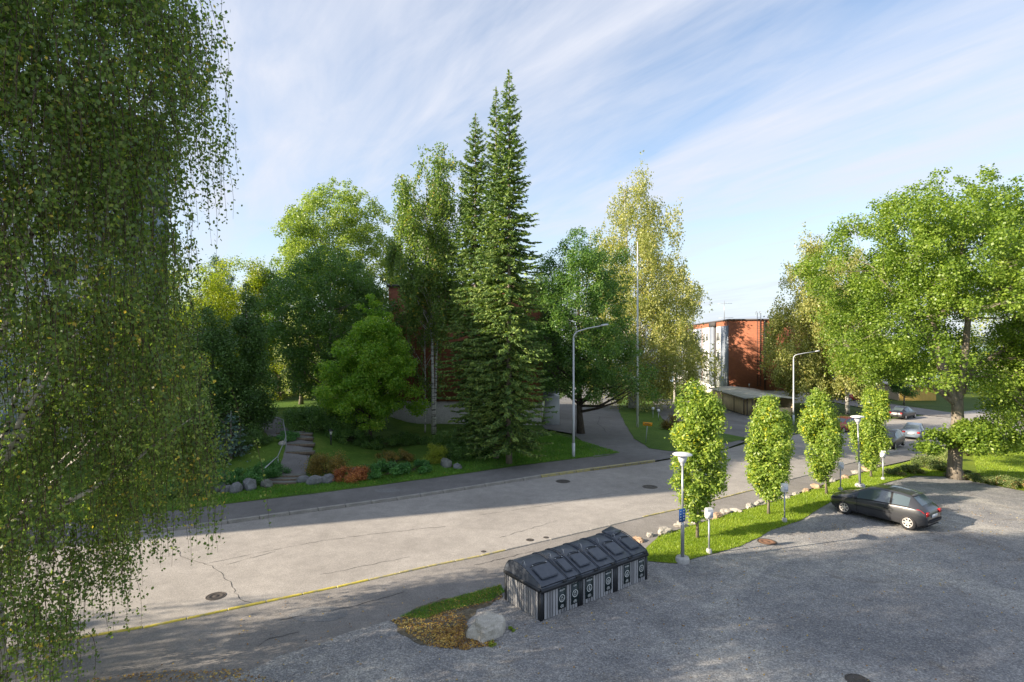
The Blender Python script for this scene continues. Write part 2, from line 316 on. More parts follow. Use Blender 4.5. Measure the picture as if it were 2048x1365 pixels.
def tree(name, label, px_, d, prof, lm, nleaf=30000, ls=.14, nclump=110, rc=.9, bark=None, trunk_r=.2, zb=None, trunk_top=.85, sy=1.0, lean=0, group=None, limbs=40, seed=None, flat=.85, split=None, cat='tree', limb_z0=.12, taper=.88, asp=.36, lobe=1.0, hollow=0, forks=None, trunkonly_to=None, extra=None, xy=None):
    """prof = [(height above base, radius)...]"""
    x = X(px_, d) if xy is None else xy[0]; y = d if xy is None else xy[1]
    z0 = park(x, y)-.1 if zb is None else zb
    root = thing(name, label, cat, (x, y, z0-.05), 0, group); sd = seed or (abs(hash(label)) % 10000)
    sd = sum(ord(c) for c in label); lob = lobes(sd); pf = prof_fn(prof); zs = np.array(prof)[:, 0]; zlo, zhi = zs[0], zs[-1]
    zz_ = rng.uniform(zlo, zhi, nclump*12); keep = rng.uniform(0, 1, len(zz_)) < (pf(zz_)/max(p_[1] for p_ in prof))**1.25+.06
    zz_ = zz_[keep][:nclump]; k = len(zz_); th = rng.uniform(0, 2*math.pi, k)
    R = pf(zz_)*(1+(lob(th, zz_)-1)*lobe); rcs = rc*rng.uniform(.55, 1.3, k)*np.clip(R/(max(p_[1] for p_ in prof)*.6), .35, 1)
    rr = np.maximum(R-rcs*.65, 0)*rng.uniform(0, 1, k)**.32
    cen = np.stack([rr*np.cos(th)+lean*zz_, rr*np.sin(th)*sy, zz_], 1)
    if hollow:
        kp = ~((np.abs(cen[:, 0]) < 2.9) & (cen[:, 1] < 1.0) & (cen[:, 2] < hollow)); cen = cen[kp]; rcs = rcs[kp]; k = len(cen)
    if extra:
        for e in extra: cen = np.vstack([cen, e[:3]]); rcs = np.append(rcs, e[3])
        k = len(cen)
    wgt = rcs**2; idx = rng.choice(k, nleaf, p=wgt/wgt.sum())
    dr = unit(nleaf); rad = rcs[idx]*rng.uniform(.05, 1, nleaf)**.42*rng.uniform(.8, 1.12, nleaf)
    # break clumps into twiggy tufts
    tid_ = rng.integers(0, nleaf//28+1, nleaf); tuft = unit(nleaf//28+1)[tid_]; dr = dr*.42+tuft; dr /= np.linalg.norm(dr, axis=1)[:, None]
    rad = rad*np.where(rng.uniform(0, 1, nleaf//28+1) < .14, 1.32, 1.0)[tid_]
    P = cen[idx]+dr*rad[:, None]*(1, 1, flat)+rng.normal(size=(nleaf, 3))*.05
    Nn = dr*.5+rng.normal(size=(nleaf, 3))*.6+(0, 0, .55)
    V, q = leaf_quads(P, Nn, ls, asp)
    link('crown', mesh_np('crown', V, q), LM[lm], root)
    mb = MB(); H = zhi*trunk_top; nseg = 9; t = np.linspace(0, 1, nseg)
    Pt = np.stack([lean*t*H+np.cumsum(rng.normal(size=nseg))*trunk_r*.15*(t > 0), np.cumsum(rng.normal(size=nseg))*trunk_r*.15*(t > 0), t*H], 1)
    rad_ = trunk_r*(1-t*taper); rad_[0] *= 1.3; mb.tube(Pt, rad_, 9)
    ordr = np.argsort(-rcs)[:limbs]; FP = []
    for fk in (forks or []):
        ctl = np.array([Pt[-1]-(0, 0, .3)]+[np.array(q_[:3]) for q_ in fk]); rr_ = [rad_[-1]*.72]+[q_[3] for q_ in fk]; tt = np.linspace(0, len(ctl)-1, 5*len(ctl)); cur = np.stack([np.interp(tt, range(len(ctl)), ctl[:, c__]) for c__ in range(3)], 1)
        cur[1:-1] = (cur[:-2]+cur[1:-1]*2+cur[2:])/4; cur += rng.normal(size=cur.shape)*.03; rc2 = np.interp(tt, range(len(ctl)), rr_); mb.tube(cur, rc2, 9); FP += [(p_, r_) for p_, r_ in zip(cur[2:], rc2[2:])]
    for i in ordr:
        c_ = cen[i]; hz = max(zlo*.55, min(c_[2]-np.hypot(c_[0], c_[1])*rng.uniform(.4, .9), H*.96)); hz = max(hz, H*limb_z0)
        p0 = np.array([np.interp(hz, Pt[:, 2], Pt[:, 0]), np.interp(hz, Pt[:, 2], Pt[:, 1]), hz]); r0 = np.interp(hz, Pt[:, 2], rad_)*.5
        if FP:
            cd = [(np.linalg.norm(c_-p_)+(8 if p_[2] > c_[2]-.2 else 0), j_) for j_, (p_, r_) in enumerate(FP)]; j_ = min(cd)[1]; p0 = FP[j_][0]; r0 = FP[j_][1]*.36
        limb(mb, p0, c_+(0, 0, .1), r0, .012, .10, 5, 4)
        for _ in range(2): limb(mb, (p0+c_)/2+(0, 0, -.05*rc), c_+unit(1)[0]*rcs[i]*.8, r0*.35, .006, .05, 4, 3, 0)
    mb.obj('trunk', bark or M_bark, root, smooth=True)
    return root
def birch(name, label, px_, d, prof, lm='birch', nstr=900, nl=34, ls=.10, strand=(.6, 2.2), trunk_r=.17, drf=1.0, tsd=.075, ntd=9, la=1.0, zb=None, trunks=1, group=None, xy=None, limbs=34, twig=True, sy=1, syf=None, asp=.36, spread=.035, top=None, clumpy=.0, leafnoise=.06, lean=0, xyoff=None):
    x = X(px_, d) if xy is None else xy[0]; y = d if xy is None else xy[1]
    z0 = park(x, y)-.1 if zb is None else zb
    root = thing(name, label, 'birch', (x, y, z0-.05), 0, group); lob = lobes(sum(ord(c) for c in label)); pf = prof_fn(prof); zs = np.array(prof)[:, 0]; zlo, zhi = zs[0], zs[-1]; rm = max(p_[1] for p_ in prof)
    # branch-end tufts from which strands hang
    nt_ = nstr//ntd; zt = rng.uniform(zlo, zhi, nt_*14); zt = zt[rng.uniform(0, 1, len(zt)) < (pf(zt)/rm)**1.2+.04][:nt_]; nt_ = len(zt)
    th = rng.uniform(0, 2*math.pi, nt_); R = pf(zt)*(1+(lob(th, zt)-1)*la); rr = R*rng.uniform(0, 1, nt_)**.42*.96
    syv = sy if syf is None else np.interp(zt, *syf)
    cen = np.stack([rr*np.cos(th)+lean*zt, rr*np.sin(th)*syv+(0 if xyoff is None else np.interp(zt, *xyoff)), zt], 1)
    k = rng.integers(0, nt_, nstr); st = cen[k]+rng.normal(size=(nstr, 3))*(rm*tsd, rm*tsd*sy, rm*tsd*1.35)
    Ls = rng.uniform(*strand, nstr)*np.clip(.45+.55*np.hypot(st[:, 0], st[:, 1])/rm, .4, 1.1)*np.clip((zhi-st[:, 2]+.6)/(zhi*.18), .25, 1)
    drift = np.stack([st[:, 0], st[:, 1]], 1); drift = drift/(np.linalg.norm(drift, axis=1)[:, None]+.3)*drf*rng.uniform(.0, .3, nstr)[:, None]+rng.normal(size=(nstr, 2))*.07
    def along(i, t):   # i strand index, t 0..1
        L_ = Ls[i]; dxy = drift[i]*(1-np.exp(-2.2*t))[:, None]*L_[:, None]
        zz2 = st[i, 2]+L_*(.10*np.sin(np.minimum(t*3.2, math.pi))*.8 - t**1.15)
        wob = np.stack([np.sin(t*5+i*1.7), np.cos(t*4.3+i*2.3)], 1)*.03*L_[:, None]
        return np.stack([st[i, 0]+dxy[:, 0]+wob[:, 0], st[i, 1]+dxy[:, 1]+wob[:, 1], zz2], 1)
    n_ = nstr*nl; i = np.repeat(np.arange(nstr), nl); t = rng.uniform(.04, 1, n_)
    keep = rng.uniform(0, 1, n_) < np.clip(Ls[i]/strand[1]*1.3, .25, 1); i = i[keep]; t = t[keep]; n_ = len(i)
    P = along(i, t)+rng.normal(size=(n_, 3))*(spread, spread, spread*.8)*(1+ls)
    dn = unit(n_)*.55+np.array((0, 0, -1)); V, q = leaf_quads(P, unit(n_)+np.array((0, 0, .15)), ls, asp, dn)
    link('crown', mesh_np('crown', V, q), LM[lm], root)
    if twig:
        mb = MB(); tt = np.linspace(0, 1, 6)
        sel = np.arange(nstr) if twig is True else rng.choice(nstr, int(twig), replace=False)
        m_ = len(sel); PP = np.stack([along(sel, np.full(m_, a_)) for a_ in tt], 1); r_ = np.linspace(.006, .002, 6)*(ls/.05)**.5
        th3 = np.array([0, 2.09, 4.19]); off = np.stack([np.cos(th3), np.sin(th3), 0*th3], 1)
        V = PP[:, :, None, :]+off[None, None]*r_[None, :, None, None]; V = V.reshape(-1, 3); base = (np.arange(m_)*18)[:, None, None]
        q = []
        for a_ in range(5):
            for b_ in range(3): q.append(base[:, 0, 0][:, None]+np.array([a_*3+b_, a_*3+(b_+1) % 3, (a_+1)*3+(b_+1) % 3, (a_+1)*3+b_]))
        mb.add(V, np.vstack(q)); stuff(mb.obj('twigs', M_twig, root))
    mb = MB()
    for tr in range(trunks):
        H = zhi*.93*(1 if tr == 0 else .86); nseg = 10; t = np.linspace(0, 1, nseg); off = 0 if trunks == 1 else (tr-.5)*.12*rm
        wx = np.cumsum(rng.normal(size=nseg))*trunk_r*.28*(t > 0); wy = np.cumsum(rng.normal(size=nseg))*trunk_r*.28*(t > 0)
        Pt = np.stack([wx+lean*t*H+off*(t*2.5+.4), wy, t*H], 1); rd = trunk_r*(1-t*.9)*(1 if tr == 0 else .75); rd[0] *= 1.25; mb.tube(Pt, rd, 9)
        for i_ in rng.choice(nt_, min(limbs, nt_), replace=False):
            c_ = cen[i_]; hz = np.clip(c_[2]-np.hypot(c_[0], c_[1])*rng.uniform(.9, 1.5), max(zlo*.6, H*.2), H*.95)
            p0 = np.array([np.interp(hz, Pt[:, 2], Pt[:, 0]), np.interp(hz, Pt[:, 2], Pt[:, 1]), hz]); limb(mb, p0, c_, np.interp(hz, Pt[:, 2], rd)*.42, .01, -.08, 5, 5, 0)
    mb.obj('trunk', M_birchbark, root, smooth=True)
    return root
def conifer(name, label, px_, d, H, prof, lm='fir', per=9, dz=.34, spray=.34, droop=.35, trunk_r=.2, zb=None, zlow=1.2, dens=1.0, group=None, tipup=.25, bark=None, cat='fir', wd=.2):
    x = X(px_, d); z0 = park(x, d)-.1 if zb is None else zb; root = thing(name, label, cat, (x, d, z0-.05), 0, group); pf = prof_fn(prof)
    mb = MB(); P = []; A = []; S = []; Nn = []; z = zlow; bt = MB()
    while z < H-.15:
        R = float(pf(z)); n_ = max(4, int(per*(.6+.5*min(1, R/1.5)))) ; th0 = rng.uniform(0, 6.28)
        for j in range(n_):
            if rng.uniform() < .10: continue
            th = th0+j*6.283/n_+rng.normal()*.2; L_ = R*rng.uniform(.62, 1.18); dirn = np.array((math.cos(th), math.sin(th), 0)); zj = z+rng.uniform(-.5, .5)*dz
            up = sm((z/H-.55)/.45)
            def bp(t): return dirn*L_*t+np.array((0, 0, zj-droop*(1-1.4*up)*L_*t**1.3+tipup*L_*t**3+up*.25*L_*t))
            ts = np.linspace(0, 1, 5); pts = np.array([bp(t_) for t_ in ts])
            if L_ > .5: bt.tube(pts, np.linspace(.022+.008*L_, .006, 5), 3, cap=False)
            m_ = int(max(5, L_*15*dens)); t_ = rng.uniform(.03, 1, m_)**.8; side = np.array((-dirn[1], dirn[0], 0))
            for tk in t_:
                b_ = bp(tk); sgn = rng.choice((-1, 1)); sl_ = spray*rng.uniform(.6, 1.25)*(1.12-.5*tk)*(.6+.4*min(1, L_))
                a_ = dirn*rng.uniform(.5, 1.1)+side*sgn*rng.uniform(.1, 1)+np.array((0, 0, rng.uniform(-.55, .15)))
                a_ /= np.linalg.norm(a_); P.append(b_+a_*sl_*.45); A.append(a_); S.append(sl_); Nn.append(np.array((0, 0, .7))+rng.normal(size=3)*.75)
        z += dz*(.75+.5*min(1, R/1.2))
    for k in range(6): P.append(np.array((0, 0, H-.1*k))); A.append(np.array((.05, 0, 1.))); S.append(.3); Nn.append(np.array((0, 1., 0)))
    V, q = leaf_quads(np.array(P), np.array(Nn), np.array(S), wd, np.array(A)); link('crown', mesh_np('crown', V, q), LM[lm], root)
    stuff(bt.obj('branches', M_barkd, root))
    mb.tube([(0, 0, 0), (0, 0, H*.3), (0, 0, H*.7), (0, 0, H)], [trunk_r*1.2, trunk_r*.85, trunk_r*.4, .015], 9); mb.obj('trunk', bark or M_bark, root, smooth=True)
    return root
def bush(name, label, px_, py_, hw, h, lm, n=5000, ls=.07, fn=park, cat='shrub', group=None, sy=.8, nclump=22, loc=None, spiky=False, cr=.42):
    p = G(px_, py_, fn) if loc is None else Vector(loc)
    root = thing(name, label, cat, (p.x, p.y, p.z-.03), 0, group); k = nclump; th = rng.uniform(0, 6.28, k); r_ = rng.uniform(0, 1, k)**.5; zz_ = rng.uniform(.12, .78, k)*h*(1-.35*r_**2)
    cen = np.stack([hw*.72*r_*np.cos(th), hw*.72*sy*r_*np.sin(th), zz_], 1); rc_ = min(hw, h)*cr*rng.uniform(.6, 1.2, k)
    i = rng.integers(0, k, n); dr = unit(n); dr[:, 2] = np.abs(dr[:, 2])*1.0-.25; tuft = unit(n//20+1)[rng.integers(0, n//20+1, n)]; dr = dr*.5+tuft*.6
    P = cen[i]+dr*(rc_[i]*rng.uniform(.2, 1.1, n)**.5)[:, None]; P[:, 2] = np.abs(P[:, 2])
    out_ = P*(1, 1, .6)+(0, 0, .5*h); out_ /= np.linalg.norm(out_, axis=1)[:, None]+1e-9
    if spiky: V, q = leaf_quads(P, unit(n)+(0, 0, .4), ls*1.8, .12, out_+rng.normal(size=(n, 3))*.35+(0, 0, .1))
    else: V, q = leaf_quads(P, dr*.4+rng.normal(size=(n, 3))*.6+(0, 0, .5), ls)
    link('foliage', mesh_np('foliage', V, q), LM[lm], root)
    mb = MB()
    for j in range(min(k, 12)): limb(mb, (rng.normal()*.06, rng.normal()*.06, 0), cen[j], .02, .006, 0, 4, 3, 0)
    mb.obj('stems', M_twig, root); return root

# ------------------------------------------------------------------ ground sheets
def wobble(pts, amp, step=.5, fr=.6, sd=0, closed=True):
    out_ = []; n_ = len(pts)
    for i in range(n_ if closed else n_-1):
        a_ = Vector(pts[i][:2]); b_ = Vector(pts[(i+1) % n_][:2]); L_ = (b_-a_).length; k = max(1, min(200, int(L_/step))); nr = Vector((-(b_-a_).y, (b_-a_).x)); nr = nr/(L_+1e-9)
        for j in range(k):
            p = a_.lerp(b_, j/k); p = p+nr*amp*(noise.noise(Vector((p.x*fr, p.y*fr, sd)))+.5*noise.noise(Vector((p.x*fr*4, p.y*fr*4, sd+5)))); out_.append(p)
    return out_
def sheet(name, pts, mt, fn=T, off=0., grid=1.0, amp=0, step=.5, gmax=None):
    poly = wobble(pts, amp, step, sd=len(name)) if amp else [Vector(p[:2]) for p in pts]
    if not amp:
        q = []
        for i in range(len(poly)):
            a_, b_ = poly[i], poly[(i+1) % len(poly)]; k = max(1, int((b_-a_).length/grid))
            q += [a_.lerp(b_, j/k) for j in range(k)]
        poly = q
    xs = [p.x for p in poly]; ys = [p.y for p in poly]; n0 = len(poly); P = list(poly)
    X_, Y_ = np.meshgrid(np.arange(min(xs)+grid*.5, max(xs), grid), np.arange(min(ys)+grid*.5, max(ys), grid))
    P += [Vector((float(a_)+random.uniform(-.05, .05), float(b_)+random.uniform(-.05, .05))) for a_, b_ in zip(X_.ravel(), Y_.ravel())]
    r_ = delaunay_2d_cdt(P, [], [list(range(n0))], 1, 1e-5)
    vs = [(v_.x, v_.y, fn(v_.x, v_.y)+off) for v_ in r_[0]]
    me = bpy.data.meshes.new(name); me.from_pydata(vs, [], [tuple(f_) for f_ in r_[2]]); me.update()
    bm = bmesh.new(); bm.from_mesh(me); bmesh.ops.recalc_face_normals(bm, faces=bm.faces)
    if sum(f_.normal.z for f_ in bm.faces) < 0: bmesh.ops.reverse_faces(bm, faces=bm.faces)
    bm.to_mesh(me); bm.free(); return struct(link(name, me, mt, smooth=True))
def gp(lst, fn=T): return [G(a_, b_, fn) for a_, b_ in lst]
# base terrain
def terrain():
    xs = np.concatenate([np.linspace(-1500, -80, 30), np.linspace(-78, 110, 95), np.linspace(120, 1800, 36)]); ys = np.concatenate([np.linspace(-60, 120, 91), np.linspace(124, 260, 30), np.linspace(290, 3200, 30)])
    V = []
    for y in ys:
        for x in xs:
            z = T(x, y)-.06
            if x < 0: z += sm((-x-60)/100)*0
            if y > 130 and x < 60: z += sm((60-x)/60)*7.0*sm((y-110)/110.0)*.9
            V.append((x, y, z))
    n_ = len(xs); q = [(j*n_+i, j*n_+i+1, (j+1)*n_+i+1, (j+1)*n_+i) for j in range(len(ys)-1) for i in range(n_-1)]
    struct(link('ground', mesh_np('ground', V, q), M_ground, smooth=True))
terrain()
FK = gp([(320, 1065), (460, 1047), (640, 1022), (800, 1000), (930, 980), (1080, 956), (1180, 942), (1300, 926), (1345, 918), (1453, 899), (1492, 888), (1590, 870), (1690, 852), (1790, 838), (1900, 826), (2048, 812)])
d0 = (FK[0]-FK[2]).normalized(); FK = [FK[0]+d0*60, FK[0]+d0*25] + FK; FK += [FK[-1]+(FK[-1]-FK[-2]).normalized()*60]
NK = gp([(100, 1285), (310, 1250), (500, 1210), (700, 1168), (860, 1132), (960, 1112), (1189, 1058), (1300, 1031), (1367, 1016), (1506, 980), (1609, 952), (1700, 927), (1790, 905), (1900, 884), (2048, 862)])
d1 = (NK[0]-NK[2]).normalized(); NK = [NK[0]+d1*60, NK[0]+d1*20] + NK; NK += [NK[-1]+(NK[-1]-NK[-2]).normalized()*60]
for l_ in (FK, NK):
    for p in l_: p.z = T(p.x, p.y)
road = sheet('road', NK+FK[::-1], M_road, T, -.02, 1.0)
def offset(pl, k):
    out_ = []
    for i, p in enumerate(pl):
        a_ = pl[max(0, i-1)]; b_ = pl[min(len(pl)-1, i+1)]; t = (b_-a_).to_2d().normalized(); out_.append(Vector((p.x-t.y*k, p.y+t.x*k, 0)))
    return out_
i1 = 10   # far pavement to driveway
FPin = offset(FK[:i1], 2.75)
sheet('far_pavement', [p for p in FK[:i1]]+FPin[::-1], M_pave, T, .085, 1.0, 0)
RK = gp([(-300, 1900), (400, 1450), (780, 1300), (1000, 1200), (1290, 1108), (1317, 1072), (1467, 1024), (1550, 1002), (1634, 974), (1700, 952), (1760, 934), (1800, 925), (1860, 910), (1940, 892), (2048, 876)])
sheet('near_pavement', NK[:]+[Vector((80, 62, 0))]+[RK[i] for i in range(len(RK)-1, -1, -1)]+[Vector((-60, -18, 0))], M_near, T, -.012, 1.0)
park_poly = [Vector((-70, 6, 0))]+[p for p in offset(FK[:10], 2.72)]+gp([(1188, 916), (1172, 888), (1148, 872), (1092, 862), (1082, 850), (1060, 830)], park)+[Vector((-2, 75, 0)), Vector((-70, 80, 0))]
sheet('park_lawn', park_poly, M_lawn, park, .0, 1.0, .10)
lawn2 = gp([(1300, 900), (1268, 880), (1250, 850), (1238, 825), (1236, 790), (1300, 795), (1330, 850), (1440, 868), (1500, 880), (1430, 893), (1345, 906)], T)
sheet('driveway_lawn', lawn2, M_lawn, lambda x, y: T(x, y)+.09, 0, 1., .08)
dr = gp([(1180, 921), (1165, 885), (1145, 870), (1090, 860), (1078, 845), (1095, 832), (1120, 800), (1155, 770), (1185, 745), (1212, 745), (1225, 775), (1234, 810), (1262, 810), (1300, 850), (1345, 872), (1453, 880), (1492, 885), (1453, 899.5), (1345, 918.5), (1300, 926.5), (1180, 942.5)])
sheet('driveway', dr, M_drive, lambda x, y: T(x, y)+.07, 0, 1.)
lot = gp([(1280, 797), (1440, 803), (1500, 833), (1592, 868), (1500, 884), (1455, 872), (1350, 855), (1318, 835)])
sheet('side_lot', lot, M_drive, T, .03, 1., .1)
sheet('far_lane', gp([(1225, 756), (1430, 752), (1430, 745), (1225, 748)]), M_near, T, .03, 2.)
sheet('side_lane', gp([(1640, 800), (1700, 812), (1760, 823), (1900, 836), (1900, 826), (1800, 812), (1720, 798), (1660, 785)]), M_near, T, .03, 2.)
PK = gp([(1000, 1172), (1060, 1160), (1200, 1190), (1292, 1130), (1352, 1128), (1420, 1112), (1480, 1098), (1540, 1068), (1600, 1046), (1650, 1015), (1700, 985), (1760, 972), (1830, 955), (1900, 957), (1960, 968), (2060, 988)])
PK2 = PK+[Vector((34, 18, 0)), Vector((34, -12, 0)), Vector((-30, -12, 0)), Vector((-22, 2, 0))]+gp([(300, 1420), (700, 1262), (790, 1240), (900, 1205)])
PK2 = [Vector((p.x-.35*0, p.y+(1.6 if 3 <= i_ < len(PK) else 0), 0)) for i_, p in enumerate(PK2)]
sheet('parking_lot', PK2, M_gravel, T, .004, .8, .22, .35)
def verge(x, y): return T(x, y)+.07
sheet('verge_lawn', gp([(1288, 1112), (1290, 1100), (1317, 1076), (1467, 1028), (1550, 1006), (1634, 979), (1700, 956), (1760, 938), (1800, 930), (1860, 915), (1940, 897), (2048, 880), (2300, 850), (2700, 960), (2300, 1010), (2048, 984), (1960, 966), (1900, 955), (1830, 953), (1760, 970), (1700, 985), (1650, 1013), (1600, 1043), (1540, 1064), (1480, 1095), (1420, 1110), (1352, 1128), (1300, 1124)], T), M_sunlawn, verge, -.045, .8, .10, .3)
sheet('grass_spit', gp([(778, 1243), (850, 1212), (1000, 1170), (1010, 1195), (960, 1222), (925, 1245), (945, 1275), (1000, 1285), (900, 1298), (825, 1272)]), M_dirt, T, .014, .5, .42, .2)
# kerbs
def kerb(name, pl, k, h, wd, ln, mats, z_off=0, sub=None, vis=None):
    """row of kerb stones along a polyline; each a part of the kerb"""
    root = None; acc = []; pts = [Vector((p.x, p.y, 0)) for p in pl]; segs = [(pts[i], pts[i+1]) for i in range(len(pts)-1)]
    tot_ = sum((b_-a_).length for a_, b_ in segs); s_ = 0.; 
    def at(s):
        for a_, b_ in segs:
            L_ = (b_-a_).length
            if s <= L_: return a_.lerp(b_, s/L_), (b_-a_).normalized()
            s -= L_
        return b_, (b_-a_).normalized()
    me = None; base = MB().box(0, 0, 0, 1, wd, h)
    bb = bpy.data.objects.new(name, None); C.objects.link(bb); bb['kind'] = 'structure'; shared = {}
    while s_ < tot_:
        p, t = at(s_+ln/2); nx = Vector((-t.y, t.x, 0)); p = p+nx*k; dist = Vector((p.x, p.y)).length
        if abs(p.x) < p.y*1.02+2 and p.y > 8:
            mt = mats(p)
            if mt.name not in shared:
                bm = bmesh.new(); bmesh.ops.create_cube(bm, size=1); bmesh.ops.scale(bm, vec=(ln*.985, wd, h), verts=bm.verts); bmesh.ops.bevel(bm, geom=list(bm.edges), offset=min(.02, h*.3), segments=1, affect='EDGES')
                m_ = bpy.data.meshes.new('kerb_stone'); bm.to_mesh(m_); bm.free(); m_.materials.append(mt); shared[mt.name] = m_
            o = bpy.data.objects.new('kerb_stone', shared[mt.name]); C.objects.link(o); o.parent = bb
            o.location = (p.x, p.y, T(p.x, p.y)+z_off+random.uniform(-.006, .006)); o.rotation_euler = (0, math.atan2(-(T(p.x+t.x, p.y+t.y)-T(p.x, p.y)), 1), math.atan2(t.y, t.x)+random.uniform(-.012, .012)); o.scale = (1, random.uniform(.95, 1.05), 1)
        s_ += ln
def pxof(p): return CX+F*p.x/p.y
kerb('far_kerb', FK[:10], .08, .26, .15, 1.2, lambda p: M_yelworn if 1085 < pxof(p) < 1345 else M_kerb, -.01)
kerb('near_kerb', NK[:-3], -.03, .12, .10, 1.0, lambda p: M_yel if pxof(p) < 740 else M_yelworn if pxof(p) < 1000 or 1300 < pxof(p) < 1500 else M_kerb, -.035)
# cracks, patches
def crack(pxs, wd=.03, mt=M_tar, parent=None):
    P = gp(pxs); pl = [Vector((p.x, p.y)) for p in P]; pts = []
    for i in range(len(pl)-1):
        k = max(2, int((pl[i+1]-pl[i]).length/.18))
        for j in range(k):
            p = pl[i].lerp(pl[i+1], j/k); pts.append(p+Vector((random.uniform(-1, 1), random.uniform(-1, 1)))*.045)
    V = []; 
    for i, p in enumerate(pts):
        a_ = pts[max(0, i-1)]; b_ = pts[min(len(pts)-1, i+1)]; t = (b_-a_).normalized(); w_ = wd*random.uniform(.25, 1.1)
        z = T(p.x, p.y)
        for s_ in (-1, 1): V.append((p.x-t.y*w_*s_*.5, p.y+t.x*w_*s_*.5, z+CR))
    o = link('crack', mesh_np('crack', V, [(2*i, 2*i+1, 2*i+3, 2*i+2) for i in range(len(pts)-1)]), mt, parent); return o
CR = -.014
for c_ in ([(335, 1075), (360, 1105), (358, 1110), (430, 1135), (455, 1160), (475, 1195), (520, 1215)], [(410, 1128), (520, 1105), (640, 1082), (760, 1066), (900, 1052)], [(320, 1113), (358, 1110)], [(640, 1150), (760, 1125), (830, 1112)], [(450, 1130), (560, 1100)], [(960, 1030), (1100, 1010), (1230, 985)], [(1000, 1075), (1120, 1040)]):
    crack(c_, .022, M_tar, road)
CR = -.004
for c_ in ([(515, 1292), (545, 1275), (610, 1262)], [(560, 1240), (700, 1215), (820, 1180)], [(950, 1130), (1080, 1100)]): crack(c_, .028, M_tar, bpy.data.objects['near_pavement'])
CR = .076
for c_ in ([(1200, 835), (1195, 850), (1206, 858), (1212, 868)], [(1185, 893), (1240, 892)]): crack(c_, .06, M_tar, bpy.data.objects['driveway'])
def disc_sheet(name, px_, py_, r, mt, fn, off, parent):
    c_ = G(px_, py_, fn); V = [(c_.x, c_.y, fn(c_.x, c_.y)+off)]; n_ = 28
    for k in range(n_):
        a_ = k/n_*6.283; rr = r*(1+.22*noise.noise(Vector((math.cos(a_)*1.5, math.sin(a_)*1.5, px_)))); x = c_.x+rr*math.cos(a_)*1.3; y = c_.y+rr*math.sin(a_)*.75; V.append((x, y, fn(x, y)+off))
    return link(name, mesh_np(name, V, None, [(0, k+1, (k+1) % n_+1) for k in range(n_)]), mt, parent)
disc_sheet('asphalt_patch', 640, 1228, .62, M_patch, T, -.007, bpy.data.objects['near_pavement'])
disc_sheet('asphalt_patch', 775, 985, .5, M_patch, T, .09, bpy.data.objects['far_pavement'])
# manholes
def manhole(px_, py_, r, mt, label, off=0.):
    c_ = G(px_, py_); o = thing('manhole_cover', label, 'manhole cover', (c_.x, c_.y, c_.z+off)); s_ = 20
    MB().lathe([(r*1.18, -.03), (r*1.18, .006), (r*1.02, .008), (r*1.02, -.01)], n=s_).obj('frame', M_iron, o)
    m = MB().lathe([(0.001, .008), (r*.3, .010), (r*.32, .004), (r*.6, .004), (r*.62, .010), (r*.95, .009), (r, .0)], n=s_); m.obj('cover', mt, o); return o
manhole(432, 1192, .24, M_iron, 'dark manhole cover in the road at the left, by the long crack', -.018)
manhole(1126, 963, .33, M_iron, 'manhole cover in the shaded road below the firs', -.018)
manhole(1300, 974, .33, M_iron, 'manhole cover in the shaded road near the far kerb', -.018)
manhole(1060, 1080, .13, M_iron, 'wider of two small covers in the sunlit road behind the bins', -.018)
manhole(1092, 1075, .09, M_iron, 'smallest iron valve cover in the sunlit road', -.018)
manhole(967, 1103, .08, M_iron, 'small valve cover beside the pale kerb line', -.018)
manhole(1534, 1085, .30, M_rust, 'rusty manhole cover in the gravel by the lawn edge', .012)
manhole(1716, 1363, .22, M_iron, 'iron manhole cover in the gravel at the bottom edge', .012)

# ------------------------------------------------------------------ rocks
def rock(name, label, cat, loc, s, mt, group=None, sd=0, sub=3, flat=.75, rough=.28):
    bm = bmesh.new(); bmesh.ops.create_icosphere(bm, subdivisions=sub, radius=1)
    for v_ in bm.verts:
        n_ = v_.co.normalized(); k = 1+rough*noise.noise(n_*1.3+Vector((sd, 0, 0)))+rough*.45*noise.noise(n_*3.1+Vector((0, sd, 0)))
        q = Vector([math.copysign(abs(c_)**(.62 if name == 'boulder' else .8), c_) for c_ in n_]); v_.co = Vector((q.x*s[0], q.y*s[1], q.z*s[2]))*k
    me = bpy.data.meshes.new(name); bm.to_mesh(me); bm.free(); o = link(name, me, mt, None, (loc[0], loc[1], loc[2]+s[2]*.35)); o.rotation_euler = (0, 0, sd*1.7)
    return tag(o, label, cat, group) if label else o
b0 = G(972, 1268)
rock('boulder', 'large grey granite boulder on the leafy spit beside the bins', 'boulder', (b0.x, b0.y, 0), (.44, .34, .31), M_boulder, sd=7.9, sub=4, rough=.30)
rk = [(1262, 1090, .30, 0), (1277, 1082, .33, 1), (1300, 1072, .30, 0), (1330, 1066, .50, 0), (1362, 1054, .42, 0), (1388, 1046, .36, 0), (1432, 1036, .46, 1), (1452, 1026, .40, 0), (1472, 1024, .35, 0), (1500, 1015, .40, 0), (1522, 1008, .42, 0), (1552, 1002, .30, 0), (1572, 997, .34, 0), (1592, 990, .30, 0), (1612, 984, .33, 1), (1634, 977, .50, 1), (1664, 964, .40, 0), (1690, 958, .42, 1), (1712, 948, .46, 0), (1735, 942, .55, 1), (1757, 936, .35, 0)]
rkw = ['squat', 'rounded', 'long', 'pointed', 'low', 'flat', 'broad', 'tilted', 'small', 'knobbly']
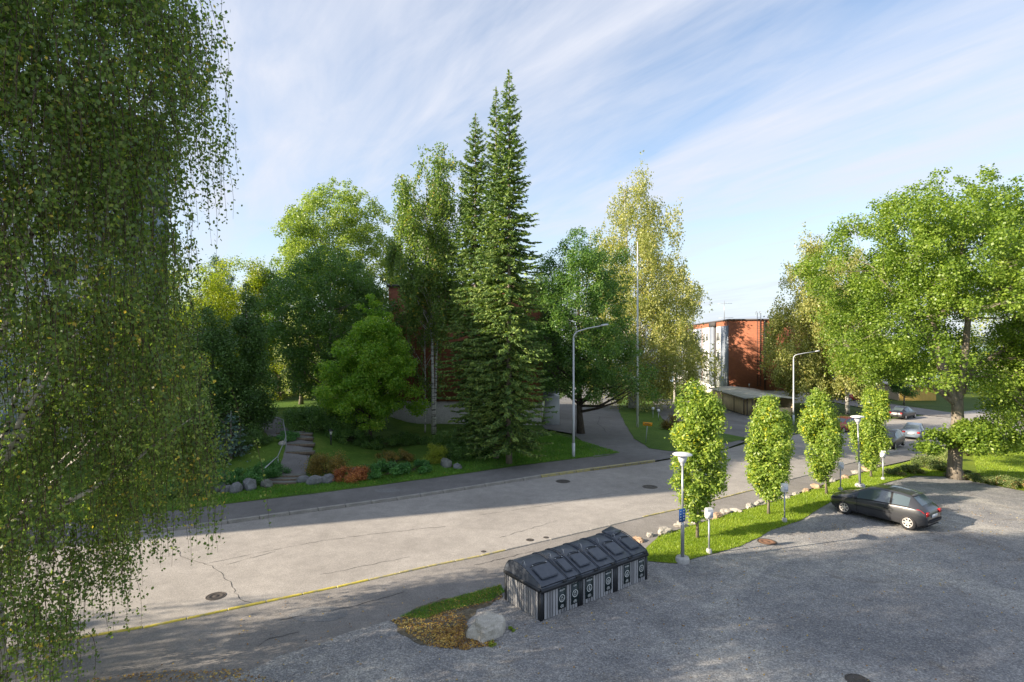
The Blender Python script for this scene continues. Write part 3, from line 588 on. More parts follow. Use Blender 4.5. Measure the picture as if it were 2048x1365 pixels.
for i, (a_, b_, s_, c_) in enumerate(rk):
    p = G(a_, b_)
    spot = 'behind the bins' if a_ < 1320 else 'behind the sign lamp post' if a_ < 1400 else 'between the first rowan and second rowan' if a_ < 1500 else 'behind the second rowan' if a_ < 1560 else 'between the second rowan and third rowan' if a_ < 1640 else 'between the third rowan and fourth rowan' if a_ < 1730 else 'behind the fourth rowan'
    rock('edging_rock', f"{rkw[(i*3) % 10]} {'reddish' if c_ else 'pale grey'} rock {spot} on the verge", 'rock', (p.x, p.y, p.z+.0), (s_*.62*random.uniform(.8, 1.3), s_*.42, s_*.30), M_rockr if c_ else M_rock, 'rocks edging the lawn', sd=i*1.31, sub=3, rough=.5)
# ------------------------------------------------------------------ waste containers
A0 = G(1081, 1244); B0 = G(1001, 1202); E0 = G(1294, 1159)
ld = (E0-A0).to_2d().normalized(); ang = math.atan2(ld.y, ld.x); LEN = (E0-A0).to_2d().length; WID = 1.62; ml = LEN/3
M_slat = mat('grey_wood_slat', (.16, .16, .165), .6); b = NB(M_slat); r_ = b.n('ShaderNodeObjectInfo').outputs['Random']
b.col(b.mix(.6, b.ramp(r_, [(0, (.17, .172, .18)), (1, (.36, .362, .37))]), b.ramp(b.noise(b.mapping(scale=(30, 30, 2)), 2, 4, .7), [(.3, (.8, .8, .8)), (.7, (1.2, 1.2, 1.2))]), 'MULTIPLY'))
M_frame = mat('charcoal_metal', (.030, .034, .040), .45, .3); M_lid = mat('dark_grey_plastic', (.040, .047, .058), .42); b = NB(M_lid); b.col(b.ramp(b.noise(b.mapping(), 5, 6, .7), [(.3, (.042, .053, .072)), (.7, (.078, .090, .112))]))
M_sign = mat('dark_teal_sign', (.008, .022, .026), .4); M_ink = mat('white_print', (.75, .77, .75), .5)
def text_mesh(body, size, name='lettering'):
    cu = bpy.data.curves.new(name, 'FONT'); cu.body = body; cu.size = size; cu.align_x = 'CENTER'; cu.align_y = 'CENTER'; cu.extrude = .001
    o = bpy.data.objects.new(name, cu); C.objects.link(o); dg = bpy.context.evaluated_depsgraph_get(); me = bpy.data.meshes.new_from_object(o.evaluated_get(dg)); bpy.data.objects.remove(o); return me
H_S = .78
def bin_sign(parent, x, word, kind):
    sg = MB().box(0, 0, 0, .30, .012, .58).obj('sign', M_sign, parent, (x, -.022, .43))
    me = text_mesh(word, .062); o = link('lettering', me, M_ink, sg, (0, -.009, .225)); o.rotation_euler = (math.pi/2, 0, 0); w_ = o.dimensions.x
    if len(word) > 7: o.scale = (.26/max(.26, .045*len(word)), 1, 1)
    m = MB(); th = np.linspace(0, 6.283, 25)[:-1]
    ring = [(r_*math.cos(a_), -.009, r_*math.sin(a_)) for r_ in (.088, .104) for a_ in th]; m.add(ring, [(i, (i+1) % 24, 24+(i+1) % 24, 24+i) for i in range(24)])
    def poly(pts): m.add([(a_, -.0095, b_) for a_, b_ in pts], None, [(0, i, i+1) for i in range(1, len(pts)-1)])
    def ln(a_, b_, w_=.010):
        dx, dy = b_[0]-a_[0], b_[1]-a_[1]; q = math.hypot(dx, dy); nx, ny = -dy/q*w_/2, dx/q*w_/2; m.add([(a_[0]+nx, -.0095, a_[1]+ny), (b_[0]+nx, -.0095, b_[1]+ny), (b_[0]-nx, -.0095, b_[1]-ny), (a_[0]-nx, -.0095, a_[1]-ny)], [(0, 1, 2, 3)])
    def pl(pts, w_=.010):
        for i in range(len(pts)-1): ln(pts[i], pts[i+1], w_)
    if kind == 'bag': pl([(-.012, .03), (-.042, -.02), (-.03, -.052), (.03, -.052), (.042, -.02), (.012, .03), (-.012, .03)]); ln((-.02, .05), (.012, .03)); ln((.02, .05), (-.012, .03))
    if kind == 'jar': pl([(-.028, -.05), (-.028, .03), (.028, .03), (.028, -.05), (-.028, -.05)]); ln((-.02, .045), (.02, .045), .014)
    if kind == 'bottle': pl([(-.025, -.055), (-.025, .01), (-.008, .035), (-.008, .06), (.008, .06), (.008, .035), (.025, .01), (.025, -.055), (-.025, -.055)]); ln((0, -.04), (0, .01))
    if kind == 'box': pl([(-.045, .01), (0, .035), (.045, .01), (0, -.015), (-.045, .01), (-.045, -.03), (0, -.055), (.045, -.03), (.045, .01)]); ln((0, -.015), (0, -.055))
    if kind == 'paper': pl([(-.05, -.03), (.05, -.03)]); pl([(-.04, -.01), (.02, .04), (.04, .02), (-.02, -.02)]); pl([(-.05, -.05), (.03, -.05)])
    if kind == 'apple': pl([(.0, .02), (-.035, .02), (-.035, -.02), (0, -.05), (.035, -.02), (.035, .02), (0, .02), (.01, .055)])
    m.obj('pictogram', M_ink, sg, (0, 0, .0))
    m2 = MB()
    for k, (a_, w_) in enumerate(((-.185, .10), (-.215, .14), (-.245, .12))): m2.box(0, -.0085, a_, w_, .002, .010)
    m2.obj('small_print', M_ink, sg)
def lid(parent, x0, x1, zr, narrow, handle=True, open_=False):
    """barrel-vault lid spanning the width of the container"""
    W0, W1, hh = -.03, WID+.03, .40; n_ = 18; xs = [x0, x0+.03, x0+.05, x1-.05, x1-.03, x1]; V = []
    def arc(k, s): y = W0+(W1-W0)*k; return y, zr+.05+s*float(np.interp(k, [0, .06, .2, .4, .55, .68, .8, .9, .97, 1], [.03, .07, .16, .275, .335, .355, .335, .27, .15, .04]))
    for ix, x in enumerate(xs):
        s = (.80, .95, 1, 1, .95, .80)[ix]
        for k in range(n_+1): y, z = arc(k/n_, s); V.append((x, y, z))
    m = n_+1; q = [(i*m+k, (i+1)*m+k, (i+1)*m+k+1, i*m+k+1) for i in range(5) for k in range(n_)]
    base = len(V); t = []
    for e, ix in ((0, 0), (1, 5)):
        V += [(xs[ix], W0, zr), (xs[ix], W1, zr)]
        lo, hi = base+2*e, base+2*e+1; c_ = len(V)
        V.append((xs[ix], (W0+W1)/2, zr))
        ce = len(V)-1
        # reorder: keep fan centre
        for k in range(n_): t.append((ce, ix*m+k, ix*m+k+1) if e == 0 else (ce, ix*m+k+1, ix*m+k))
        t += [(ce, len(V)-3, ix*m), (ce, ix*m+n_, len(V)-2)]
        base = len(V)-2*(e+1)
    l_ = MB().add(V, q, t)
    l_.box((x0+x1)/2, W0+.0, zr+.03, x1-x0-.004, .05, .055); l_.box((x0+x1)/2, W1, zr+.03, x1-x0-.004, .05, .055)
    for xe in (x0+.018, x1-.018):   # raised rib along each end
        pts = [(xe, *arc(k/n_, 1.03)) for k in range(n_+1)]; l_.tube(pts, .016, 5)
    lo = l_.obj('lid', M_lid, parent, smooth=False)
    # hatch sitting on the slope facing the car park
    k0, k1 = .10, .38; y0, z0 = arc(k0, 1); y1, z1 = arc(k1, 1); al = math.atan2(z1-z0, y1-y0); hw_ = (x1-x0)*.5*.66; hl = math.hypot(y1-y0, z1-z0)
    bm = bmesh.new(); bmesh.ops.create_cube(bm, size=1); bmesh.ops.scale(bm, vec=(hw_*2, hl, .045), verts=bm.verts); bmesh.ops.bevel(bm, geom=list(bm.edges), offset=.022, segments=3, affect='EDGES')
    bmesh.ops.rotate(bm, matrix=Matrix.Rotation(al, 3, 'X'), verts=bm.verts); bmesh.ops.translate(bm, vec=((x0+x1)/2, (y0+y1)/2-.02*math.sin(al), (z0+z1)/2+.045), verts=bm.verts)
    me = bpy.data.meshes.new('hatch'); bm.to_mesh(me); bm.free(); link('hatch', me, M_lid, lo)
    h = MB(); y2, z2 = arc(k1+.015, 1); 
    h.tube([((x0+x1)/2-hw_*.9, y2, z2+.06), ((x0+x1)/2+hw_*.9, y2, z2+.06)], .014, 6); h.obj('hinge', M_dgrey, lo)
    sc_ = MB()
    for sx in (-.8, .8): sc_.box((x0+x1)/2+sx*hw_, y2-.01, z2+.075, .025, .025, .014)
    stuff(sc_.obj('bolts', M_lgrey, lo))
    pts = [((x0+x1)/2+hw_*.9*math.cos(a_), y2+.03+.11*math.sin(a_), 0) for a_ in np.linspace(0, math.pi, 9)]
    pts = [(a_, b_, arc((b_-W0)/(W1-W0), 1)[1]+.01) for a_, b_, _ in pts]; MB().tube(pts, .014, 5).obj('embossed_rib', M_lid, lo)
    if handle:
        y3, z3 = arc(.50, 1); xm = x0+.05*1
        MB().tube([(xm, y3-.10, z3-.01), (xm-.01, y3-.03, z3+.15), (xm+.01, y3+.03, z3+.15), (xm, y3+.10, z3-.01)], .008, 5).obj('handle', M_grey, lo)
    MB().box(x1-.13, W0-.03, zr+.05, .12, .05, .05).obj('latch', M_dgrey, lo)
    return lo
words_ = [('SEKAJÄTE', 'bag'), ('LASI', 'jar'), ('MUOVIPAKKAUS', 'bottle'), ('KARTONKI', 'box'), ('PAPERI', 'paper'), ('BIOJÄTE', 'apple')]
labs = ['nearest twin waste container with grey slats, mixed waste and glass signs', 'middle twin waste container between the two dark corner posts of the row', 'farthest twin waste container, next to the lawn, with one lid ajar']
lidw = [(.66, .34), (.5, .5), (.5, .5)]; signx = [(.50, .86), (.24, .78), (.34, .80)]
for c_ in range(3):
    o_ = A0.to_2d()+ld*ml*c_; root = thing('waste_container', labs[c_], 'waste container', (o_.x, o_.y, T(o_.x, o_.y)), ang, 'slatted waste containers in a row')
    mm = ml-.012
    body = MB().box(mm/2, WID/2, H_S/2, mm-.05, WID-.05, H_S-.02); body.obj('inner_body', M_frame, root)
    sme = {}
    def slat(x, y, rz, w_=.080):
        if 's' not in sme:
            bm = bmesh.new(); bmesh.ops.create_cube(bm, size=1); bmesh.ops.scale(bm, vec=(w_, .026, H_S-.03), verts=bm.verts); bmesh.ops.bevel(bm, geom=[e for e in bm.edges if abs(e.verts[0].co.z-e.verts[1].co.z) > .1], offset=.006, segments=1, affect='EDGES')
            me = bpy.data.meshes.new('slat'); bm.to_mesh(me); bm.free(); me.materials.append(M_slat); sme['s'] = me
        o = bpy.data.objects.new('slat', sme['s']); C.objects.link(o); o.parent = root; o.location = (x, y, H_S/2+random.uniform(-.003, .003)); o.rotation_euler = (0, 0, rz)
    n_ = 12; xa, xb = (.12 if c_ == 0 else .10), mm-.10; pit = (xb-xa)/n_
    for i in range(n_): slat(xa+pit*(i+.5), -.006, 0); slat(xa+pit*(i+.5), WID+.006, 0)
    if c_ in (0, 2):
        for i in range(14): slat(-.006 if c_ == 0 else mm+.006, .10+(WID-.20)/14*(i+.5), math.pi/2)
    for (x, y) in ((.04, .03), (mm-.04, .03), (.04, WID-.03), (mm-.04, WID-.03)):
        MB().box(x, y, H_S/2, .09, .10, H_S).obj('corner_post', M_frame, root)
    rim = MB(); rim.box(mm/2, -.03, H_S+.04, mm, .09, .10); rim.box(mm/2, WID+.03, H_S+.04, mm, .09, .10); rim.box(.04, WID/2, H_S+.04, .09 if c_ else .14, WID-.03, .10); rim.box(mm-.04, WID/2, H_S+.04, .09, WID-.03, .10); rim.obj('rim', M_frame, root)
    a_, b_ = lidw[c_]; x = .0
    for k, f_ in enumerate((a_, b_)):
        lid(root, x*mm+.01, (x+f_)*mm-.012, H_S+.075, f_ < .4, True); x += f_
    for k in (0, 1): bin_sign(root, signx[c_][k]*mm if not (c_ == 0 and k == 0) else .52*mm, *words_[2*c_+k])
    if c_ == 2:
        bm = MB().box(0, 0, 0, .5, .42, .05); fl = bm.obj('flap', M_lid, root, (mm*.72, WID*.70, H_S+.52)); fl.rotation_euler = (.12, -.1, .1)

# ------------------------------------------------------------------ posts and lamps
def heater_post(px_, py_, h, label, fn=verge):
    p = G(px_, py_, fn); r = thing('heater_post', label, 'socket post', p, random.uniform(-.1, .25), 'car heating posts along the lawn')
    MB().tube([(0, 0, -.1), (0, 0, h-.36)], .032, 10).obj('pole', M_grey, r); MB().lathe([(.001, .10), (.085, .10), (.10, .06), (.10, -.05)], n=12).obj('base', M_conc, r)
    bm = bmesh.new(); bmesh.ops.create_cube(bm, size=1); bmesh.ops.scale(bm, vec=(.27, .18, .36), verts=bm.verts); bmesh.ops.bevel(bm, geom=list(bm.edges), offset=.03, segments=2, affect='EDGES'); bmesh.ops.translate(bm, vec=(0, 0, h-.18), verts=bm.verts)
    me = bpy.data.meshes.new('socket_box'); bm.to_mesh(me); bm.free(); bx = link('socket_box', me, M_white, r)
    MB().box(0, -.095, h-.22, .20, .012, .18).obj('door', M_lgrey, bx); MB().tube([(.06, -.03, h-.36), (.07, -.03, h-.42)], .018, 6).obj('cable_outlet', M_dgrey, bx)
    return r
heater_post(1418, 1104, 1.56, 'white socket post nearest the lamp post with the blue sign')
heater_post(1569, 1042, 1.56, 'white socket post between the second and third rowans')
heater_post(1681, 980, 1.4, 'white socket post behind the bonnet of the dark hatchback')
heater_post(1766, 959, 1.6, 'white socket post farthest from the bins, right of the fourth rowan')
for a_, b_, l_ in ((1288, 812, 'small pale socket post left of the flagpole-side lot, by the dark shrub'), (1306, 838, 'small pale socket post at the corner of the far lot'), (1317, 843, 'small pale socket post in front of the bronze shrub in the far lot')):
    p = G(a_, b_); r = thing('lot_post', l_, 'socket post', p, .2, 'small posts in the far lot'); MB().tube([(0, 0, -.1), (0, 0, .95)], .03, 6).obj('pole', M_grey, r); MB().box(0, 0, 1.08, .24, .16, .28).obj('socket_box', M_white, r)
def park_lamp(px_, py_, h, label, sign=False, lean=0, fn=verge):
    p = G(px_, py_, fn); r = thing('lamp_post', label, 'lamp post', p, 0, 'mushroom lamp posts by the car park'); r.rotation_euler = (0, lean, 0)
    MB().lathe([(.001, .12), (.20, .12), (.235, .06), (.235, -.1)], n=20).obj('foot', M_conc, r)
    MB().tube([(0, 0, .1), (0, 0, 1.22), (0, 0, 1.3)], [.062, .062, .045], 14).obj('lower_pole', M_grey, r)
    MB().tube([(0, 0, 1.28), (0, 0, h-.42)], [.038, .034], 12).obj('pole', M_grey, r)
    MB().lathe([(.045, h-.46), (.07, h-.44), (.07, h-.36), (.11, h-.34), (.17, h-.12), (.10, h-.10)], n=20).obj('lantern', M_lgrey, r, smooth=True)
    MB().lathe([(.16, h-.11), (.32, h-.085), (.335, h-.07), (.30, h-.04), (.12, h-.005), (.001, h)], n=28).obj('shade', M_white, r, smooth=True)
    if sign:
        sg = MB().box(0, 0, 0, .30, .012, .44).obj('sign', mat('blue_sign', (.01, .10, .34), .4), r, (-.03, -.062, 1.56)); sg.rotation_euler = (0, 0, .55)
        for k in range(4):
            m = MB(); zz_ = .145-k*.095
            # arrow-like white marks either side of each row
            m.add([(-.105, -.0075, zz_+.012), (-.055, -.0075, zz_+.012), (-.055, -.0075, zz_-.02), (-.105, -.0075, zz_-.02)], [(0, 1, 2, 3)]); m.add([(.045, -.0075, zz_+.02), (.10, -.0075, zz_+.02), (.10, -.0075, zz_-.012), (.045, -.0075, zz_-.012)], [(0, 1, 2, 3)]); m.obj('marking', M_ink, sg)
    return r
park_lamp(1365, 1121, 3.7, 'tall mushroom lamp post with a small blue sign on its pole', True)
park_lamp(1720, 973, 3.72, 'leaning mushroom lamp post behind the parked dark hatchback', False, -.035)
def street_lamp(px_, py_, zt, arm, rise, label, fn=T, off=.1):
    p = G(px_, py_, fn); p.z += off*0; h = zt-p.z; r = thing('street_lamp', label, 'street lamp', p, 0, 'street lamps with curved arms')
    MB().tube([(0, 0, -.1), (0, 0, 1.0)], [.10, .10], 12).obj('base_sleeve', M_lgrey, r)
    MB().tube([(0, 0, .95), (0, 0, h*.45), (0, 0, h*.451), (0, 0, h-.5)], [.082, .075, .062, .055], 12).obj('pole', M_lgrey, r)
    th = np.linspace(0, 1, 6); pts = [(.45*(1-math.cos(a_*1.35)), 0, h-.5+.45*math.sin(a_*1.35)) for a_ in th]; pts += [(arm*.5, 0, pts[-1][2]+rise*.5), (arm, 0, pts[-1][2]+rise)]
    MB().tube(pts, [.045]*6+[.035, .03], 10).obj('arm', M_lgrey, r)
    e = pts[-1]; V = MB(); V.lathe([(.001, -.06), (.10, -.05), (.13, 0), (.09, .05), (.001, .07)], n=12); hd = V.obj('lamp_head', M_lgrey, r, (e[0]+.15, 0, e[2]+.04), True); hd.scale = (2.2, 1, 1); hd.rotation_euler = (0, -.15, 0); return r
street_lamp(1147, 918, ZH(661, 35.9), 1.85, .35, 'white street lamp on the grass left of the driveway')
street_lamp(1587, 849, ZH(709, 61), 2.45, .35, 'white street lamp beside the open end of the timber shed')
fp = G(1275, 857); r = thing('flagpole', 'tall slim white flagpole on the lawn right of the driveway', 'flagpole', fp); hgt = ZH(487, fp.y)-fp.z
MB().tube([(0, 0, -.1), (0, 0, hgt*.5), (.0, 0, hgt)], [.11, .08, .035], 14).obj('pole', M_white, r); MB().lathe([(.001, hgt+.12), (.06, hgt+.09), (.07, hgt+.02), (.03, hgt)], n=12).obj('finial', M_white, r); MB().tube([(.10, -.05, 1.2), (.06, -.04, hgt-.2)], .008, 4).obj('halyard', M_grey, r); MB().box(.1, -.06, 1.2, .05, .04, .15).obj('cleat', M_dgrey, r)
def bollard(px_, py_, h, label, big=True):
    p = G(px_, py_, park); r = thing('bollard_lamp', label, 'garden lamp', p, 0, 'low garden lamps in the park')
    MB().tube([(0, 0, -.05), (0, 0, h*.7)], .045, 8).obj('pole', M_black, r); MB().lathe([(.05, h*.66), (.07, h*.70), (.09, h*.88), (.001, h*.9)], n=12).obj('lens', mat('frosted_lens', (.45, .45, .42), .4), r); MB().lathe([(.02, h*.88), (.17, h*.9), (.15, h*.96), (.001, h)], n=14).obj('shade', M_dgrey, r)
bollard(662, 906, .98, 'low garden lamp with grey cap above the bronze shrubs')
bollard(544, 848, 1.15, 'low black garden lamp at the top of the park path')
# yellow notice
p = G(1291, 889); r = thing('notice_sign', 'leaning orange notice board on a thin grey post on the lawn', 'sign', p, .1); r.rotation_euler = (0, .10, .08)
MB().tube([(0, 0, -.1), (0, 0, 1.45)], .025, 6).obj('post', M_grey, r)
bd = MB().box(0, -.03, 1.5, .72, .02, .26).obj('board', mat('orange_sign', (.72, .30, .01), .5), r)
m = MB()
for k in range(8): m.box(-.2+k*.057, -.043, 1.51, .040, .004, .075)
m.obj('print', mat('black_print', (.04, .03, .02), .6), bd)
# parking marker posts / picket pieces right of the driveway
p = G(1262, 818); r = thing('picket_fence', 'short grey picket fence behind the flagpole', 'fence', p, .3)
for k in range(9): MB().box(k*.16-.6, 0, .45, .06, .025, .9).obj('picket', M_wood, r)
MB().box(.05, .02, .7, 1.5, .03, .06).obj('rail', M_wood, r); MB().box(.05, .02, .25, 1.5, .03, .06).obj('rail', M_wood, r)

# ------------------------------------------------------------------ park steps, rail, wall
pth = gp([(577, 966), (582, 950), (600, 925), (601, 908), (590, 900), (578, 889), (560, 872), (546, 852), (541, 836)], park)
Lw = offset(pth, .75); Rw = offset(pth, -.75)
sheet('park_path', Lw+Rw[::-1], M_pave, park, .03, .5, .08, .3)
steps = thing('stone_steps', 'low stone and timber steps climbing the park bank', 'steps', (0, 0, 0))
def tread(px_, py_, k, wpx, rz=.05):
    p = G(px_, py_, park); o = MB().box(0, 0, 0, wpx, .30, .16).obj('tread', M_rockd, steps, (p.x, p.y, p.z+.03)); o.rotation_euler = (0, 0, rz)
    q = MB().box(0, -.24, -.01, wpx+.1, .07, .17).obj('riser', M_wood, steps, (p.x, p.y, p.z+.03)); q.rotation_euler = (0, 0, rz)
for k, (a_, b_) in enumerate([(560, 968), (570, 961), (580, 954), (603, 930), (604, 924), (602, 918), (601, 911), (585, 898), (580, 893)]): tread(a_, b_, k, 1.7 if k < 3 else 1.55)
hr = thing('handrail', 'bent galvanised handrail left of the park steps', 'handrail', (0, 0, 0))
rl = [(530, 937, .9), (556, 915, .95), (572, 901, .95), (566, 881, .95), (552, 873, .95), (543, 862, .95)]; RP = []
for a_, b_, hh in rl:
    fnh = lambda x, y, hh=hh: park(x, y)+hh
    RP.append(G(a_, b_, fnh))
MB().tube([tuple(p) for p in RP], .028, 8).obj('rail', M_grey, hr)
for p in (RP[1], RP[2], RP[4]): MB().tube([(p.x, p.y, park(p.x, p.y)-.1), tuple(p)], .02, 6).obj('post', M_grey, hr)
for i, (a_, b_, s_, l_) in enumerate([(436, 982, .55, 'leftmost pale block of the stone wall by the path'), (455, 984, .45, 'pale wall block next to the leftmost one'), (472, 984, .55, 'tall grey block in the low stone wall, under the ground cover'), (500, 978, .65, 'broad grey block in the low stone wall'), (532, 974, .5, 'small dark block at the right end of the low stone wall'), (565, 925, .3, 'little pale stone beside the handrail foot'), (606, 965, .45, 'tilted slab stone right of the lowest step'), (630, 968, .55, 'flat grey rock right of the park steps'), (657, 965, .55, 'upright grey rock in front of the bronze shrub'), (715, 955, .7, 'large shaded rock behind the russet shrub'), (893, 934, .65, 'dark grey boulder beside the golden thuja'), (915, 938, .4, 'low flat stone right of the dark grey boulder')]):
    p = G(a_, b_, park); rock('park_stone', l_, 'stone', (p.x, p.y, p.z-.03), (s_*.75, s_*.5, s_*.62), M_rockd if i in (10, 9, 4) else M_rock if i in (5,) else stonemat('shaded_stone', (.11, .115, .12), (.24, .245, .25), 3) if i == 0 else bpy.data.materials['shaded_stone'], 'stones in the park bank', sd=i*2.1+.5, sub=2)  # the shaded stone is a darker copy, shade put into its colour
# ------------------------------------------------------------------ buildings
def wbox(mb, x0, x1, y0, y1, z0, z1): return mb.box((x0+x1)/2, (y0+y1)/2, (z0+z1)/2, abs(x1-x0), abs(y1-y0), abs(z1-z0))
M_panel = mat('white_facade_panel', (.58, .58, .57), .6); M_plinth = stonemat('grey_render', (.42, .40, .37), (.55, .53, .49), .8); M_blind = mat('window_blind', (.45, .43, .38), .8)
M_shadowwall = mat('recess_shade_and_canopy', (.06, .055, .055), .8)  # shade colour for the recess strips, own dark tone for the canopies
def window(parent, s, xf, y0, y1, z0, z1):
    """window in a facade at x = xf facing -s"""
    f = MB(); o = -s*.05
    for (a_, b_, c_, d_) in ((y0, y1, z0, z0+.09), (y0, y1, z1-.09, z1), (y0, y0+.09, z0+.09, z1-.09), (y1-.09, y1, z0+.09, z1-.09), ((y0+y1)/2-.04, (y0+y1)/2+.04, z0+.09, z1-.09)): wbox(f, xf+o-.04, xf+o+.04, a_, b_, c_, d_)
    wf = f.obj('window', M_panel, parent); g_ = MB(); wbox(g_, xf+o*.4-.01, xf+o*.4+.01, y0+.085, y1-.085, z0+.085, z1-.085); g_.obj('pane', M_glass, wf); q = MB(); wbox(q, xf+o*1.6-.05, xf+o*1.6+.05, y0-.05, y1+.05, z0-.06, z0-.003); q.obj('sill', M_lgrey, wf)
def apartment(label, corner, s, wid, length, zb, zt, rz, pl=1.9, ladder=True, antenna=True, pj=.32):
    r = thing('apartment_building', label, 'apartment building', (corner[0], corner[1], zb), rz); H = zt-zb; st = (H-pl-1.1)/3
    m = MB(); wbox(m, s*.12, s*(wid-.12), .1, length, -2.0, pl); m.obj('plinth', M_plinth, r)
    m = MB(); wbox(m, 0, s*wid, 0, length+.1, pl, H-.22); m.obj('brick_wall', M_brick, r)
    m = MB(); wbox(m, -s*.12, s*(wid+.12), -.12, length+.2, H-.22, H); m.obj('roof', M_felt, r)
    if True:   # long facade elements
        y = .35; k = 0
        while y < length-8:
            a_ = MB(); wbox(a_, -s*.14, s*.1, y, y+4.5, pl+.05, H-1.0); a_.obj('facade_panel', M_greypanel, r)
            a_ = MB(); wbox(a_, -s*.06, s*.1, y+4.6, y+7.7, pl+.02, H-1.0); a_.obj('window_column', M_panel, r)
            for f in range(3): window(r, s, -s*.06, y+5.0, y+7.2, pl+.02+f*st+.9, pl+.02+f*st+2.35)
            a_ = MB(); wbox(a_, -s*.02, s*.1, y+7.8, y+8.8, pl+.02, H-.9); a_.obj('recess_shade', M_shadowwall, r)  # flat dark strip, the shade of a recess put into its colour
            a_ = MB(); wbox(a_, -s*pj, s*.1, y+8.85, y+11.6, pl-.1, H-1.0); a_.obj('facade_panel', M_greypanel, r)
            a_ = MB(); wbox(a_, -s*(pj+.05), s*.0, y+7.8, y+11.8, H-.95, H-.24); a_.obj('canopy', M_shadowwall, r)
            if y+17.2 > length: break
            a_ = MB(); wbox(a_, -s*.30, s*.1, y+11.8, y+17.2, pl+.02, H-1.0); a_.obj('window_column', M_panel, r)
            for f in range(3):
                window(r, s, -s*.30, y+12.2, y+14.2, pl+.02+f*st+.9, pl+.02+f*st+2.35); window(r, s, -s*.30, y+14.8, y+16.8, pl+.02+f*st+.9, pl+.02+f*st+2.35)
            y += 19.0
    if ladder:
        ld_ = MB()
        for dx in (0, .5): wbox(ld_, s*(wid*.28+dx)-.03, s*(wid*.28+dx)+.03, -.30, -.22, pl+.6, H+.9)
        o = ld_.obj('ladder', M_dgrey, r)
        g_ = MB(); wbox(g_, s*wid*.28, s*(wid*.28+.5), -.28, -.24, 0, .03); rg = g_.obj('rung', M_dgrey, o, (0, 0, pl+.7))
        for k in range(1, int((H-pl)/.33)): r2 = bpy.data.objects.new('rung', rg.data); C.objects.link(r2); r2.parent = o; r2.location = (0, 0, pl+.7+k*.33)
        h_ = MB()
        for dx in (.0, .5): h_.tube([(s*(wid*.28+dx), -.25, H+.85), (s*(wid*.28+dx), .1, H+1.15), (s*(wid*.28+dx), .5, H+.9), (s*(wid*.28+dx), .5, H)], .03, 6)
        h_.obj('grab_rail', M_grey, o)
        q = MB(); wbox(q, s*(wid*.36)-.06, s*(wid*.36)+.06, -.16, -.03, pl, H-.2); q.obj('downpipe', M_dgrey, r)
        q = MB(); wbox(q, s*(wid*.2)-.06, s*(wid*.2)+.06, -.20, -.01, pl+.6, pl+.95); q.obj('wall_lamp', M_panel, r)
    if antenna:
        q = MB(); q.tube([(s*2.2, 12, H), (s*2.2, 12, H+3.6)], .05, 6); q.tube([(s*2.2-1.1, 12, H+3.1), (s*2.2+1.3, 12, H+3.1)], .03, 5); q.tube([(s*2.2-1.0, 12.3, H+.6), (s*2.2+1.5, 12, H+.7)], .03, 5)
        for k in range(6): q.tube([(s*2.2-.9+k*.35, 11.7, H+3.1), (s*2.2-.9+k*.35, 12.3, H+3.1)], .012, 4)
        q.obj('antenna', M_grey, r)
    return r
apartment('three storey brick block with grey and white facade strips behind the timber shed', (32.9, 84), 1, 14.2, 47, -1.7, 10.95, -math.radians(7.25))
ra = apartment('red brick block half hidden behind the firs and birches', (2.75, 49.5), -1, 14.0, 16, -.1, 12.75, -math.radians(4.0), 2.25, False, False, 1.6)
a_ = MB(); wbox(a_, .15, 1.5, .8, 4.0, .0, 2.7); a_.obj('bin_store', M_lgrey, ra); a_ = MB(); wbox(a_, .15, 1.4, .6, 3.8, 3.0, 11.4); a_.obj('balcony_side', M_greypanel, ra)
# pale tower behind the near birch
P1 = Vector((-40, 13.3)); P2 = Vector((-25.5, 40.5)); dv = (P2-P1); TL = dv.length; rzt = math.atan2(dv.y, dv.x); zt0 = T(-30, 30)
rt = thing('tower_block', 'pale high block with glazed balconies behind the near birch', 'apartment building', (P1.x, P1.y, zt0), rzt)
HT = 23.4; m = MB(); wbox(m, 0, TL, 0, 13, -.5, HT-.3); m.obj('wall', bpy.data.materials.new('pale_concrete_wall'), rt); m = MB(); wbox(m, -.2, TL+.2, -.2, 13.2, HT-.3, HT); m.obj('roof', M_felt, rt)
M_bglass = glass('balcony_glass', (.20, .27, .33), .08); M_rail = mat('slate_panel', (.09, .10, .12), .5)
for f in range(7):
    z = 1.2+f*3.1
    for k in range(4):
        x0 = TL-4.6-k*7.6
        if k % 2:
            for dx_ in (0, 2.2): q = MB(); wbox(q, x0+dx_, x0+dx_+1.5, -.05, .02, z+1.0, z+2.5); q.obj('window', M_bglass, rt)
            continue
        q = MB(); wbox(q, x0, x0+4.3, -1.3, 0, z, z+.22); sl_ = q.obj('balcony', M_plinth, rt)
        q = MB(); wbox(q, x0+.02, x0+4.28, -1.28, -1.22, z+.22, z+1.25); q.obj('railing', M_rail, sl_)
        q = MB(); wbox(q, x0+.04, x0+4.26, -1.27, -1.24, z+1.27, z+2.85); q.obj('glazing', M_bglass, sl_)
        if k < 3: 
            q = MB(); wbox(q, x0-2.6, x0-.8, -.05, .02, z+1.0, z+2.5); q.obj('window', M_glass, rt)
_pc = bpy.data.materials['pale_concrete_wall']; _pc.use_nodes = True; _pb = _pc.node_tree.nodes['Principled BSDF']; _pb.inputs['Base Color'].default_value = (.70, .71, .72, 1); _pb.inputs['Roughness'].default_value = .7
